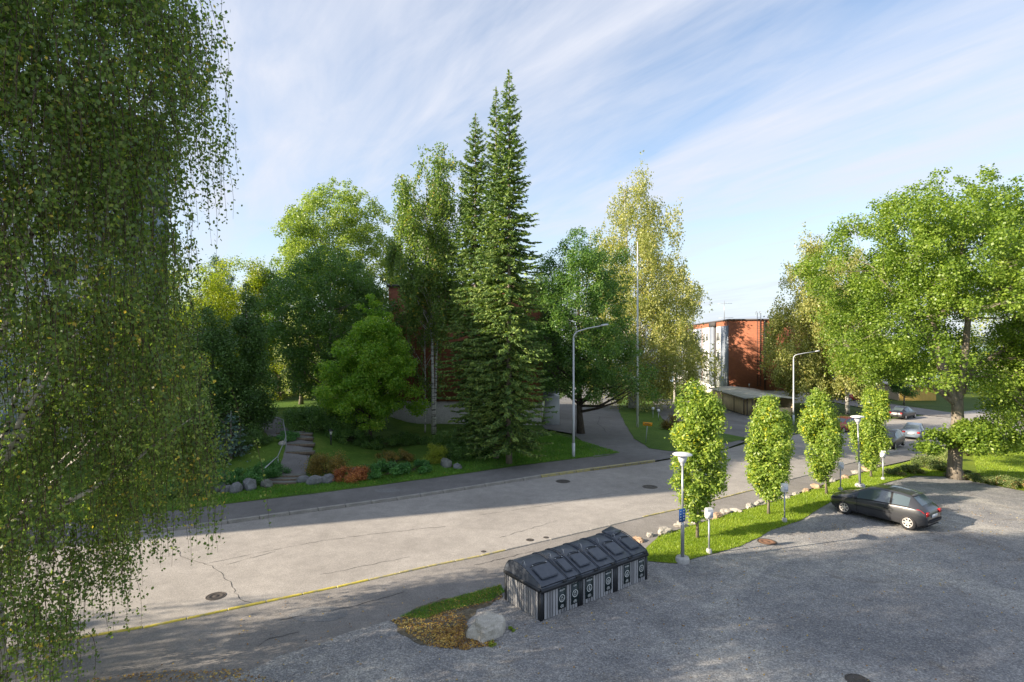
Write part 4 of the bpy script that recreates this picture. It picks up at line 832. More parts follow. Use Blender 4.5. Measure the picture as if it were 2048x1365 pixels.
# timber shed
rs = thing('timber_shed', 'long tan boarded open-fronted shed with mossy roof', 'shed', (28.45, 67.2, -1.62), -math.radians(1.0))
Wd, Ln = 5.6, 12.2
m = MB(); wbox(m, 0, .08, .9, Ln, .22, 2.2); m.obj('side_wall', M_shed, rs); m = MB(); wbox(m, Wd-.08, Wd, 0, Ln, .1, 2.2); m.obj('side_wall', M_shed, rs)
m = MB(); wbox(m, .08, Wd-.08, Ln-.08, Ln, .1, 2.5); m.obj('back_wall', M_shed, rs); m = MB(); wbox(m, 1.9, Wd-.1, .0, .06, .1, 1.15); m.obj('low_gate', M_shed, rs)
m = MB(); wbox(m, .08, 1.5, 1.2, 1.27, .1, 2.3); m.obj('partition', M_shed, rs)
for x, y in ((.06, .06), (.7, .06), (1.85, .06), (3.7, .06), (Wd-.08, -.1), (.0, .9), (.0, 4), (.0, 8)): MB().box(x, y-.02, 1.15, .12, .12, 2.3).obj('post', M_wood, rs)
V = [(-.45, -.5, 2.36), (Wd+.45, -.5, 2.30), (Wd+.45, Ln+.4, 2.42), (-.45, Ln+.4, 2.5), (Wd*.5, -.5, 2.62), (Wd*.5, Ln+.4, 2.76)]; V += [(a_, b_, c_-.10) for a_, b_, c_ in V]
m = MB().add(V, [(0, 4, 5, 3), (4, 1, 2, 5), (6, 9, 11, 10), (10, 11, 8, 7), (0, 3, 9, 6), (1, 7, 8, 2)], [(0, 6, 10), (0, 10, 4), (4, 10, 7), (4, 7, 1), (3, 5, 11), (3, 11, 9), (5, 2, 8), (5, 8, 11)]); rf = m.obj('roof', M_roofold, rs)
for k in range(14): MB().box(-.42+k*.5, -.44, 2.25, .08, .1, .14).obj('rafter_end', M_wood, rf) if k in (0, 4, 8, 12) else None
M_yellow = boardmat('yellow_boarding', (.72, .46, .10), (.76, .50, .13), .15); M_cream = boardmat('cream_boarding', (.62, .53, .36), (.66, .57, .40), .3)
ry = thing('garage_building', 'low garage with yellow front and long cream side near the lakeside', 'garage', (X(1799, 86), 86, -1.75)); dx = 3.9; dy = 17
def quadwall(mb, pts): mb.add(pts, [(0, 1, 2, 3)])
m = MB(); quadwall(m, [(0, 0, 0), (5.9, .3, 0), (5.9, .3, 2.2), (0, 0, 2.2)]); quadwall(m, [(5.9, .3, 0), (5.9+dx, dy+.3, 0), (5.9+dx, dy+.3, 2.2), (5.9, .3, 2.2)]); m.obj('front_wall', M_yellow, ry)
m = MB(); quadwall(m, [(-.02, 0, 0), (dx-.02, dy, 0), (dx-.02, dy, 2.3), (-.02, 0, 2.2)][::-1]); quadwall(m, [(dx, dy, 0), (5.9+dx, dy+.3, 0), (5.9+dx, dy+.3, 2.2), (dx, dy, 2.3)]); m.obj('side_wall', M_cream, ry)
m = MB(); V = [(-.3, -.4, 2.2), (6.2, -.1, 2.2), (6.2+dx, dy+.7, 2.3), (dx-.3, dy+.4, 2.4)]; V += [(a_, b_, c_+.18) for a_, b_, c_ in V]; m.add(V, [(0, 3, 2, 1), (4, 5, 6, 7), (0, 1, 5, 4), (1, 2, 6, 5), (2, 3, 7, 6), (3, 0, 4, 7)]); m.obj('roof', mat('pale_roof', (.62, .56, .50), .7), ry)
def lowhouse(label, px_, d, zb, w_, dp, h, mt, roofm):
    r = thing('distant_building', label, 'building', (X(px_, d), d, zb)); m = MB(); wbox(m, 0, w_, 0, dp, -1, h); m.obj('wall', mt, r); m = MB(); wbox(m, -.3, w_+.3, -.3, dp+.3, h, h+.35); m.obj('roof', roofm, r)
    for k in range(int(w_/3)):
        q = MB(); wbox(q, 1+k*3, 2.6+k*3, -.06, .04, h*.45, h*.8); q.obj('window', M_glass, r)
lowhouse('long white building glimpsed through the right-hand tree', 1955, 125, -2.6, 22, 10, 4.2, M_panel, mat('pink_roof', (.5, .36, .32), .7))
lowhouse('small pale building beyond the lakeside trees', 1730, 150, -5, 14, 8, 4.6, M_panel, mat('brown_roof', (.30, .16, .10), .7))
# lake and far shore
Mw = mat('lake_water', (.05, .075, .10), .12, spec=.5); NB(Mw).bump(NB(Mw).noise(NB(Mw).mapping(), .8, 4, .6), .25, .3)
lk = MB().add([(30, 190, -8.2), (3000, 190, -8.2), (3000, 3300, -8.2), (30, 3300, -8.2)], [(0, 1, 2, 3)]); struct(lk.obj('lake', Mw))
M_far = mat('far_forest', (.05, .075, .05), 1)
V = []; q = []; nx_ = 90
for i in range(nx_):
    x = -1400+i*55
    for j, (y, hh) in enumerate(((2300, -9), (2330, 8), (2700, 26), (3100, 30))): V.append((x, y+60*math.sin(i*.7), hh+(0 if j == 0 else 12*noise.noise(Vector((i*.23, j, 0)))+4*noise.noise(Vector((i*1.7, j, 3))))))
for i in range(nx_-1):
    for j in range(3): q.append((i*4+j, (i+1)*4+j, (i+1)*4+j+1, i*4+j+1))
struct(link('hills', mesh_np('hills', V, q), M_far))

# ------------------------------------------------------------------ cars
def carpaint(name, col, rough=.28, metal=.3):
    m = mat(name, col, max(rough, .38), metal*.5, .5); m.node_tree.nodes['Principled BSDF'].inputs['Coat Weight'].default_value = .35; m.node_tree.nodes['Principled BSDF'].inputs['Coat Roughness'].default_value = .06; return m
M_red = mat('red_lens', (.45, .02, .02), .15); M_lens = mat('clear_lens', (.5, .52, .55), .1, .3); M_alloy = mat('alloy_rim', (.62, .58, .54), .35, .4); M_plate = mat('plate_white', (.72, .72, .70), .5); M_trim = mat('black_trim', (.015, .015, .017), .85)
def car(label, paint, loc, rz, L_=3.84, W_=.826, H_=1.43, wb=2.44, kind='hatch', detail=True):
    r = thing('parked_car', label, 'car', loc, rz); k = L_/3.84; hk = H_/1.43; fo = 1.15*k; ro = fo-wb
    TT = [(-1.92, .50), (-1.90, .78), (-1.80, .92), (-1.70, 1.00), (-1.32, 1.33), (-1.0, 1.39), (-.35, 1.43), (.1, 1.38), (.30, 1.32), (.98, .97), (1.15, .91), (1.6, .80), (1.82, .70), (1.91, .56), (1.92, .45)] if kind == 'hatch' else \
         [(-1.92, .50), (-1.90, .80), (-1.80, .93), (-1.45, .99), (-.95, 1.32), (-.6, 1.40), (-.2, 1.43), (.1, 1.40), (.30, 1.33), (.98, .95), (1.15, .90), (1.6, .80), (1.82, .70), (1.91, .56), (1.92, .45)]
    TT = np.array(TT); BB = np.array([(-1.92, .48), (-1.88, .74), (-1.7, .90), (-1.2, .90), (-.4, .86), (.9, .80), (1.3, .77), (1.7, .68), (1.92, .44)]); WW = np.array([(-1.92, .64), (-1.86, .72), (-1.6, .785), (-1.2, .82), (0, .826), (1.1, .82), (1.5, .77), (1.75, .68), (1.88, .52), (1.92, .44)])
    WR = np.array([(-1.92, .60), (-1.75, .60), (-1.32, .52), (-.4, .575), (.3, .56), (.98, .68), (1.3, .66), (1.6, .60), (1.92, .38)])
    def sec(x):
        q = x/k; zt = np.interp(q, TT[:, 0], TT[:, 1])*hk; zb = min(np.interp(q, BB[:, 0], BB[:, 1])*hk, zt-.02); w_ = np.interp(q, WW[:, 0], WW[:, 1])*W_/.826; wr = min(np.interp(q, WR[:, 0], WR[:, 1])*W_/.826, w_*.97)
        lowz = .20+(.12*sm((abs(q)-1.55)/.37)); zr = max(zt-.055, zb+.012)
        return [(0, lowz), (w_*.90, lowz), (w_*.965, lowz+.07), (w_*.995, .42), (w_, .56), (w_*.985, zb-.05 if zb > .6 else (zb+.56)/2), (w_*.955, zb), (wr, zr), (wr*.90, (zr+zt)/2+.012), (wr*.5, zt-.004), (0, zt)]
    xs = np.concatenate([np.linspace(-1.92, -1.7, 7), np.linspace(-1.62, 1.62, 38), np.linspace(1.7, 1.92, 7)])*k; V = []; ns = 11; m = 2*ns-2
    for x in xs:
        s_ = sec(x); ring = [(x, y, z) for y, z in s_]+[(x, -y, z) for y, z in s_[1:-1][::-1]]; V += ring
    q = [(i*m+j, i*m+(j+1) % m, (i+1)*m+(j+1) % m, (i+1)*m+j) for i in range(len(xs)-1) for j in range(m)]
    me = bpy.data.meshes.new('body'); n_ = len(xs)
    me.from_pydata(V, [], q+[tuple(range(m))[::-1], tuple(range((n_-1)*m, n_*m))]); me.update()
    bm = bmesh.new(); bm.from_mesh(me); bmesh.ops.recalc_face_normals(bm, faces=bm.faces); bm.to_mesh(me); bm.free()
    body = link('body', me, paint, r, smooth=True)
    WRd = .30 if detail else .31
    if detail:
        for ax in (fo, ro):
            c_ = MB(); c_.tube([(ax, -2, .31), (ax, 2, .31)], WRd+.055, 28); cut = c_.obj('cut', M_trim)
            md = body.modifiers.new('b', 'BOOLEAN'); md.object = cut; md.operation = 'DIFFERENCE'; md.solver = 'EXACT'
            dg = bpy.context.evaluated_depsgraph_get(); nm = bpy.data.meshes.new_from_object(body.evaluated_get(dg)); body.modifiers.clear(); old = body.data; body.data = nm; bpy.data.objects.remove(cut)
        in_ = MB(); wbox(in_, ro-.5, fo+.5, -W_+.22, W_-.22, .17, .60); in_.obj('chassis', M_trim, r)
    body.data.polygons.foreach_set('use_smooth', [True]*len(body.data.polygons))
    try: body.data.set_sharp_from_angle(angle=math.radians(38))
    except Exception: pass
    def sidepatch(x0, x1, s0, s1, sgn, n1=10, off=.008, cutfront=None):
        V = []
        for x in np.linspace(x0, x1, n1):
            s_ = sec(x*k); a_, b_ = np.array(s_[6]), np.array(s_[7])
            for t in (s0, (s0+s1)/2, s1): p = a_+(b_-a_)*t; V.append((x*k, sgn*(p[0]+off), p[1]+off*.3))
        return V, [(i*3+j, (i+1)*3+j, (i+1)*3+j+1, i*3+j+1) for i in range(n1-1) for j in range(2)]
    for sgn in (1, -1):
        g_ = MB(); 
        for a_, b_ in (((-.62, .62), (-1.30, -.70)) if kind == 'hatch' else ((-.28, .62), (-1.12, -.36))): V_, q_ = sidepatch(a_, b_, .04, .94, sgn); g_.add(V_, q_)
        g_.obj('side_glass', M_cglass, r)
        if detail:
            t_ = MB(); V_, q_ = sidepatch(-.70, -.62, .0, 1.0, sgn, 4, .010); t_.add(V_, q_); V_, q_ = sidepatch(-1.38, .80, .02, .09, sgn, 20, .011); t_.add(V_, q_); t_.obj('window_trim', M_trim, r)
            tr = MB(); 
            for x in (-.66, .62): tr.tube([(x*k, sgn*(np.interp(z_, [.25, .56, .8], [W_*.985, W_+.002, W_*.975])), z_) for z_ in (.28, .45, .6, .78)], .010, 4)
            tr.obj('door_seam', M_trim, body)
            st_ = MB(); st_.tube([(x*k, sgn*(sec(x*k)[4][0]+.006), .54) for x in np.linspace(-.72, .72, 8)], .016, 5); st_.obj('side_moulding', M_trim, body)
            MB().box(-.52*k, sgn*(W_+.012), .70, .16, .03, .035).obj('door_handle', M_trim, body)
            mi = MB(); mi.lathe([(.001, -.09), (.07, -.06), (.085, 0), (.06, .07), (.001, .08)], n=10); mo = mi.obj('mirror', paint, r, (.68*k, sgn*(W_+.10), .90), True); mo.scale = (.7, 1.15, .8)
        hl_ = MB(); hl_.lathe([(.001, -.06), (.10, -.03), (.12, .02), (.001, .06)], n=10); ho = hl_.obj('headlight', M_lens, r, (1.72*k, sgn*.56*W_/.826, .63), True); ho.scale = (1.3, .9, .7); ho.rotation_euler = (0, .5, sgn*-.5)
        V_ = []
        for x in np.linspace(-1.89, -1.58, 5):
            s_ = sec(x*k); a_, b_ = np.array(s_[4]), np.array(s_[6])
            for t in (.55-.0*x, .78, 1.0): p = a_+(b_-a_)*t; V_.append((x*k-.006, sgn*(p[0]+.008), p[1]))
        s_ = sec(-1.90*k)
        tl = MB().add(V_, [(i*3+j, (i+1)*3+j, (i+1)*3+j+1, i*3+j+1) for i in range(4) for j in range(2)]); y1 = s_[5][0]; tl.box(-1.90*k, sgn*(y1-.10), .74, .05, .22, .15); tl.obj('taillight', M_red, r)
    def toppatch(x0, x1, f, n1=8):
        V = []
        for x in np.linspace(x0, x1, n1):
            s_ = sec(x*k); w_ = s_[7][0]*f
            prof = [(s_[7][0], s_[7][1]), (s_[8][0], s_[8][1]), (s_[9][0], s_[9][1]), (0, s_[10][1])]
            ys = np.linspace(-w_, w_, 9)
            for y in ys: z = np.interp(abs(y), [p_[0] for p_ in prof[::-1]], [p_[1] for p_ in prof[::-1]]); V.append((x*k, y, z+.010))
        return V, [(i*9+j, (i+1)*9+j, (i+1)*9+j+1, i*9+j+1) for i in range(n1-1) for j in range(8)]
    V_, q_ = toppatch(.34, .94, .93); MB().add(V_, q_).obj('windscreen', M_cglass, r, smooth=True)
    V_, q_ = (toppatch(-1.68, -1.35, .88) if kind == 'hatch' else toppatch(-1.42, -.98, .90)); MB().add([(a_-.006, b_, c_) for a_, b_, c_ in V_], q_).obj('rear_window', M_cglass, r, smooth=True)
    MB().box(-1.925*k, 0, .62, .02, .50, .12).obj('number_plate', M_plate, r); MB().box(1.925*k, 0, .42, .02, .48, .11).obj('number_plate', M_plate, r)
    if detail:
        bp = MB(); bp.tube([(-1.90*k, -W_*.74, .44), (-1.95*k, -W_*.5, .44), (-1.96*k, 0, .44), (-1.95*k, W_*.5, .44), (-1.90*k, W_*.74, .44)], .05, 8); bp.obj('bumper', M_trim, r); MB().tube([(-1.8*k, -.45, .24), (-1.98*k, -.45, .23)], .03, 8).obj('exhaust', M_grey, r)
        MB().tube([(-.2, 0, H_-.01), (-.5, 0, H_+.16)], .006, 4).obj('aerial', M_trim, r)
        gr = MB(); gr.box(1.90*k, 0, .55, .03, .5, .08); gr.obj('grille', M_trim, r)
        sp = MB(); sp.box(-1.33*k, 0, 1.335*hk, .14, .86, .025); sp.obj('spoiler', paint, r)
    for ax in (fo, ro):
        for sgn in (1, -1):
            ty = MB(); 
            prof = [(.19, -.09), (.27, -.095), (.295, -.07), (.30, 0), (.295, .07), (.27, .095), (.19, .09)]; ty.lathe(prof, n=24); to = ty.obj('wheel', M_black, r, (ax, sgn*(W_-.10), .30), True); to.rotation_euler = (math.pi/2, 0, 0)
            rm = MB(); rm.lathe([(.195, .08*-sgn), (.185, .095*-sgn), (.165, .088*-sgn), (.16, .04*-sgn)], n=24)
            rm.lathe([(.001, .095*-sgn), (.045, .092*-sgn), (.05, .05*-sgn)], n=12)
            for s_ in range(7):
                a_ = s_*6.283/7; c1, s1 = math.cos(a_), math.sin(a_); wd = .028; rm.add([(c1*.03-s1*wd, s1*.03+c1*wd, .085*-sgn), (c1*.175-s1*wd*.8, s1*.175+c1*wd*.8, .09*-sgn), (c1*.175+s1*wd*.8, s1*.175-c1*wd*.8, .09*-sgn), (c1*.03+s1*wd, s1*.03-c1*wd, .085*-sgn)], [(0, 1, 2, 3)])
            rm.obj('rim', M_alloy, to)
            dk = MB(); dk.lathe([(.001, .03*-sgn), (.17, .03*-sgn)], n=16); dk.obj('brake_disc', M_dgrey, to)
    return r
P_dark = carpaint('graphite_paint', (.040, .042, .047), .36, .35); b = NB(P_dark); b.b.inputs['Roughness'].default_value = .3; b.b.inputs['Coat Weight'].default_value = .7
cr, cf = G(1817, 1061), G(1689, 1029); hd = (cf-cr).to_2d().normalized(); lf = Vector((-hd.y, hd.x)); mid = (cr+cf).to_2d()/2 + (-lf)*.74; off_ = -(1.15+1.15-2.44)/2
cc = mid+hd*(-(1.15-1.22))
car('dark graphite hatchback parked on gravel with its nose at the lawn', P_dark, (cc.x, cc.y, T(cc.x, cc.y)+.01), math.atan2(hd.y, hd.x))
def carat(label, paint, px_, py_, deg, kind='hatch', s=1.0, **kw):
    p = G(px_, py_); return car(label, paint, (p.x, p.y, p.z+.01), math.radians(deg), 3.84*s, .83, 1.43, 2.44*s, kind, False, **kw)
carat('faded red hatchback parked at the far kerb, behind the third rowan', carpaint('faded_red_paint', (.42, .07, .05), .4, .1), 1687, 863, 205, 'hatch', 1.0)
carat('blue-grey car seen from behind on the street, beside the big oak', carpaint('blue_grey_paint', (.16, .20, .25), .3, .4), 1829, 876, 47, 'sedan', 1.1)
carat('black-brown car half hidden by the fourth rowan', carpaint('brown_black_paint', (.05, .042, .03), .25, .5), 1776, 894, 222, 'hatch', 1.05)
carat('black car parked at the far kerb above the oak leaves', carpaint('black_paint', (.012, .012, .014), .25, .2), 1806, 837, 35, 'sedan', 1.1)
carat('dark blue car leftmost in the far parking row', carpaint('navy_paint', (.02, .03, .05), .3, .3), 1680, 799, 160, 'sedan', 1.1)
carat('silver car in the middle of the far parking row', carpaint('silver_paint', (.45, .46, .48), .3, .5), 1708, 797, 165, 'sedan', 1.1)
carat('bright red car at the front of the far parking row', carpaint('bright_red_paint', (.45, .02, .03), .3, .2), 1712, 802, 170, 'hatch', 1.0)

# ------------------------------------------------------------------ trees
NBX, NBY = -10.5, 11.2
birch('birch_tree', 'huge weeping birch filling the left edge, branches hanging to the road', 0, 0, [(2.0, 2.1), (3.4, 2.6), (4.4, 3.2), (5.6, 4.6), (6.8, 5.0), (8, 4.8), (9.6, 4.4), (11, 4.6), (12.5, 5.0), (14, 5.4), (15.5, 4.6), (17, 2.6), (18, .4)],
      'birch', 11200, 50, .068, (.7, 2.3), .22, drf=.8, tsd=.055, ntd=26, la=.75, zb=.0, xy=(NBX, NBY), limbs=60, syf=([1, 5, 8, 11, 14], [.98, .95, .85, .80, .70]), xyoff=([5, 10], [0, -1.5]), asp=.42, spread=.055)
birch('birch_tree', 'young weeping birch just beyond the left edge of the view, shading the pavement', 0, 0, [(1.5, 2.5), (4, 3.6), (7, 3.4), (9.5, 2.0), (11, .5)], 'birch', 1500, 26, .12, (.8, 2.2), .14, zb=.0, xy=(-26.0, 8.2), limbs=30, twig=200, ntd=16)
# park, left to right
tree('maple_tree', 'yellow-green tree on the hill behind the near birch, leftmost', 398, 58, [(3, 4), (7, 5.6), (10, 5.4), (12.6, 3.6), (14.2, 1)], 'yellowgreen', 40000, .17, 110, 1.2)
tree('maple_tree', 'broad yellow-green maple on the hill with bare forks showing', 484, 60, [(3, 3), (7, 4.4), (11, 4.8), (13.4, 3.8), (15.0, 1.2)], 'yellowgreen', 38000, .17, 90, 1.2)
tree('pine_tree', 'small bluish pine top above the yellow-green maples', 438, 78, [(10, 2.5), (14, 2.3), (17, 1.6), (18.6, .4)], 'bluegreen', 9000, .2, 36, .8)
tree('maple_tree', 'dark shaded tree between the yellow-green maple and the tall aspen', 553, 60, [(5, 2), (9, 3), (13, 2.4), (15.2, .6)], 'oak', 15000, .16, 50, 1.0)
tree('aspen_tree', 'tall sunlit aspen behind the dark maple', 676, 58, [(6, 4.8), (10, 6.2), (14, 6.6), (18, 5.8), (20.8, 4.2), (23.0, 1.4)], 'aspen', 90000, .19, 520, .8, lobe=.8, lean=.01)
tree('willow_tree', 'pale grey-green tree lit behind the path', 602, 54, [(1, 2), (5, 2.6), (8, 2.0), (10.2, .8)], 'pale', 18000, .12, 50, .9)
tree('maple_tree', 'bright yellow-green sapling lit behind the top of the path', 560, 58, [(0, 1.5), (3, 2.6), (6, 2), (8, .8)], 'yellowgreen', 14000, .13, 40, .8)
tree('maple_tree', 'lit hedge tree behind the dark maple, left of the path lamp', 610, 64, [(0, 4), (2.5, 5), (5, 3), (6, .8)], 'pale', 14000, .14, 40, 1.0)
tree('maple_tree', 'large dark green maple left of the brick block', 664, 47, [(1.6, 3.4), (4, 5.6), (7, 6.0), (10, 5.4), (12.4, 3.8), (14.4, 1.2)], 'dark', 80000, .16, 420, .8)
tree('maple_tree', 'young bright green maple in front of the brick block', 741, 39.5, [(1.6, 2.4), (3.2, 3.6), (5.5, 3.5), (8, 2.3), (9.6, 1.3), (10.6, .4)], 'young', 60000, .15, 170, .75, trunk_r=.12, bark=M_barkd, flat=.6)
tree('thuja_tree', 'dark columnar thuja beside the park path', 494, 37, [(.2, 1.5), (3, 1.7), (6, 1.45), (8.5, .9), (10.4, .2)], 'thuja', 32000, .12, 110, .55, trunk_r=.14, bark=M_barkd, cat='thuja', flat=1.3)
tree('thuja_tree', 'broad dark conifer left of the columnar thuja, behind the birch strands', 425, 35, [(.2, 2.0), (3, 2.2), (6, 1.7), (8, .9), (9.2, .2)], 'thuja', 30000, .12, 110, .6, trunk_r=.14, bark=M_barkd, cat='thuja', flat=1.2)
conifer('spruce_tree', 'small bluish spruce at the foot of the thuja', 462, 32.5, 2.9, [(0, 1.3), (1.5, 1.0), (2.9, .1)], 'bluegreen', 11, .2, .26, .2, .08, zlow=.15, cat='spruce')
birch('birch_tree', 'tall slender twin-trunked birch against the brick block', 868, 44.5, [(8.5, 1.2), (10.5, 2.2), (12.5, 2.9), (15, 3.0), (18, 2.7), (20.5, 2.4), (22.3, 1.6), (23.4, .4)], 'birch', 3400, 30, .155, (.6, 2.1), .15, asp=.42, trunks=2, twig=500, limbs=50, spread=.10, ntd=13)
birch('birch_tree', 'drooping low birch branches beside the white trunks', 850, 45.5, [(3, .8), (6, 1.9), (9, 2.0), (11.5, .9), (12.5, .3)], 'birch', 380, 26, .15, (.8, 2.2), .07, twig=200)
for a_ in (('fir_tree', 'tallest fir, right one of the tight pair beside the driveway lawn', 1018, 33.8, 24.1, [(1, 2.0), (3, 2.7), (7, 2.6), (11, 2.2), (14, 1.75), (17, 1.3), (20, .9), (22, .5), (24.1, .05)]),
           ('fir_tree', 'second tall fir, left one of the tight pair', 992, 35.4, 23.8, [(1, 2.0), (3, 2.5), (7, 2.2), (11, 1.7), (14, 1.3), (17, 1.0), (20, .7), (22, .4), (23.6, .05)]),
           ('fir_tree', 'shorter fir at the left behind the tight pair', 951, 37.5, 23.0, [(1, 1.9), (4, 2.2), (8, 2.5), (12, 1.9), (15, 1.5), (18, 1.1), (20, .8), (21.8, .42), (23.0, .05)])):
    conifer(*a_, lm='fir', per=10, dz=.30, spray=.36, droop=.40, trunk_r=.17, zlow=1.2, dens=2.5, wd=.17, group='tall firs')
tree('oak_tree', 'dark green oak overhanging the driveway', 1162, 45.5, [(3.4, 2.8), (6, 4.7), (9, 4.9), (12, 4.3), (14.5, 3.0), (16.8, 1.0)], 'oak', 80000, .15, 420, .72, bark=M_barkd, trunk_r=.28,
     extra=[(2.6, -3.2, 5.0, 1.1), (4.2, -3.4, 4.2, .95), (3.4, -4.2, 4.6, 1.0), (4.7, -3.0, 5.3, 1.0), (1.2, -4, 5.2, .9), (-1.2, -4.2, 4.0, .8), (.4, -4.4, 3.6, .7), (5.0, -3.6, 3.6, .7), (-3.6, -3.0, 8.4, 1.0), (-3.4, -3.4, 7.2, .9)])
birch('birch_tree', 'large golden-green weeping birch behind the flagpole', 1266, 71, [(1.5, 4.2), (4, 6.8), (8, 7.8), (12, 7.4), (17.3, 6.3), (20.5, 5.4), (23.3, 4.8), (27, 3.2), (29.6, 1.8), (31.2, .6)], 'birchlit', 5600, 26, .24, (.9, 2.8), .3, twig=500, limbs=60, trunks=2, lean=.012, spread=.16, tsd=.06, ntd=14)
birch('birch_tree', 'slimmer weeping birch leaning out right of the golden-green one', 1350, 83, [(2, 2), (5, 3.0), (9, 3.4), (14, 3.2), (19, 2.0), (22.5, .5)], 'birchlit', 1300, 24, .24, (.9, 2.6), .2, twig=200, limbs=30, spread=.16, ntd=14)
birch('birch_tree', 'weeping birch in front of the right end of the brick gable', 1618, 74, [(3.0, 3), (6, 4.4), (10, 4.8), (14, 4.3), (17, 3.4), (20, 2.0), (22.5, 1.4), (25.0, .3)], 'birchlit', 3200, 24, .24, (.9, 2.7), .24, twig=300, limbs=40, spread=.16, ntd=14)
birch('birch_tree', 'weeping birch between the brick gable and the big oak', 1695, 70, [(3, 2.6), (7, 3.8), (12, 4.0), (17, 3.0), (20, 1.9), (22.6, .4)], 'birchlit', 3200, 24, .24, (.9, 2.7), .24, twig=300, limbs=40, spread=.16, ntd=14)
tree('oak_tree', 'big bright green oak with a thick forked trunk by the car park', 0, 0, [(5.4, 3.8), (6.4, 6.2), (8, 7.2), (10.5, 7.4), (13, 6.9), (15, 5.5), (16.8, 3.8), (18.0, 1.4)], 'maple', 175000, .14, 820, .72, lobe=.65, hollow=9.6, xy=(26.1, 32.6), zb=T(26.1, 32.6)+.06, trunk_r=.38, trunk_top=.26, limbs=90, sy=.9, limb_z0=.8, taper=.25, forks=[[(-.9, -.2, 6.2, .19), (-1.9, -.4, 8.2, .15), (-3.6, -.3, 10.6, .09), (-5, 0, 12.5, .04)], [(-.4, .5, 6.8, .17), (-.8, .9, 9.8, .12), (-1.0, 1.4, 13.5, .05)], [(.4, -.1, 6.6, .20), (.7, 0, 9.4, .15), (.5, .3, 13.5, .07), (.8, .2, 16, .03)], [(1.2, .3, 6.4, .14), (3.0, .2, 7.6, .10), (5.2, 0, 9.4, .05)], [(-1.6, .8, 6.0, .12), (-4.2, .8, 6.9, .08), (-6.2, .6, 8, .03)]])
# low shoots round the big trunk
bush('oak_shoots', 'leafy low shoots on the big oak trunk above the hedge', 0, 0, 3.5, 2.6, 'maple', 13000, .145, loc=(25.8, 31.4, T(26, 32)+1.6), nclump=30, sy=.5, cat='foliage', cr=.30)
tree('maple_tree', 'yellow-tipped tree at the right edge behind the big oak', 2085, 40, [(3, 3.5), (6, 4.6), (10, 4.8), (13, 3.6), (16.5, 1.5)], 'yellowgreen', 36000, .15, 110, 1.1, zb=T(38, 40))
tree('maple_tree', 'leafy tree overlapping the right edge of the lawn', 2120, 31, [(2, 2.6), (4.5, 3.8), (7.5, 3.8), (10, 2.0)], 'maple', 26000, .13, 90, .9, zb=T(30, 31), trunk_r=.2)
tree('rowan_tree', 'small round rowan in the grass before the yellow garage', 1808, 80, [(1.6, 1.4), (3, 2.2), (4.6, 2.0), (6, .6)], 'oak', 8000, .16, 36, .8, zb=T(56, 80)+.05, trunk_r=.1)
tree('maple_tree', 'pale leafy tree behind the small round rowan', 1815, 96, [(2, 2.4), (5, 3), (8, 2.4), (10, .6)], 'yellowgreen', 9000, .2, 40, 1., zb=-1.7, trunk_r=.15)
tree('maple_tree', 'shore tree seen beyond the right side of the oak', 1985, 95, [(.5, 4), (3, 6), (6, 5), (8.5, 1)], 'oak', 12000, .24, 50, 1.4, zb=-1.8, trunk_r=.2)
tree('maple_tree', 'rounded shore tree left of the long white building', 1905, 105, [(.5, 3), (3, 4.5), (6, 3.8), (8, 1)], 'maple', 9000, .24, 40, 1.3, zb=-1.8, trunk_r=.2)
# rowan columns on the verge
for (a_, b_, h, rr, ln_, lab) in ((1395, 1074, 6.0, 1.08, 0, 'nearest columnar rowan with orange berries beside the sign lamp post'), (1537, 1027, 5.15, .98, 0, 'second columnar rowan from the bins'), (1653, 987, 5.2, 1.0, -.09, 'third columnar rowan, behind the parked hatchback nose'), (1742, 953, 5.3, .88, .03, 'fourth and farthest columnar rowan, beside the leaning lamp')):
    p = G(a_, b_, verge)
    tree('rowan_tree', lab, 0, 0, [(h*.10, rr*.2), (h*.20, rr*.5), (h*.38, rr*.84), (h*.6, rr*.90), (h*.78, rr*.78), (h*.92, rr*.5), (h*1.0, rr*.12)], 'rowan', 27000, .145, 120, .34, lean=ln_, asp=.22, lobe=1.5, xy=(p.x, p.y), zb=p.z, trunk_r=.055, limbs=50, group='columnar rowans along the verge', flat=1.1, bark=M_bark, limb_z0=.1)
# ------------------------------------------------------------------ shrubs
bush('thuja_bush', 'rounded golden thuja beside the dark grey boulder', 868, 926, .92, 1.55, 'golden', 9000, .05, sy=1)
bush('shrub', 'bronze leafed shrub under the garden lamp', 654, 946, 1.35, 1.35, 'bronze', 9000, .06)
bush('shrub', 'low russet shrub spilling over the rocks', 700, 962, 1.35, .85, 'red', 9000, .06)
bush('shrub', 'spreading green juniper right of the russet shrub', 762, 952, 1.7, .75, 'juniper', 9000, .10, spiky=True)
bush('shrub', 'low green juniper left of the golden thuja', 820, 944, 1.6, .65, 'juniper', 9000, .10, spiky=True)
bush('shrub', 'brownish low shrub behind the junipers', 790, 924, 1.5, .75, 'bronze', 6000, .06)
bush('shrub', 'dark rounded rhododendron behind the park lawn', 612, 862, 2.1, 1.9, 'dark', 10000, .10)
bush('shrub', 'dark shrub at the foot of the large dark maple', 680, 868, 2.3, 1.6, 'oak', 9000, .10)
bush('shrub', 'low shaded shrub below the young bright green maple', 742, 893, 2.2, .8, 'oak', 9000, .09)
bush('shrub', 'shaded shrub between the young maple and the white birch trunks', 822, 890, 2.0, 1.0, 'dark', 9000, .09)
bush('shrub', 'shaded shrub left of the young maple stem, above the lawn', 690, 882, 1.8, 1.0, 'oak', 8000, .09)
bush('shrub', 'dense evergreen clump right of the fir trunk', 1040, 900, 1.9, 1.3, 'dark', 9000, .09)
bush('shrub', 'shaded undergrowth left of the fir trunk', 935, 918, 1.8, 1.2, 'dark', 9000, .09)
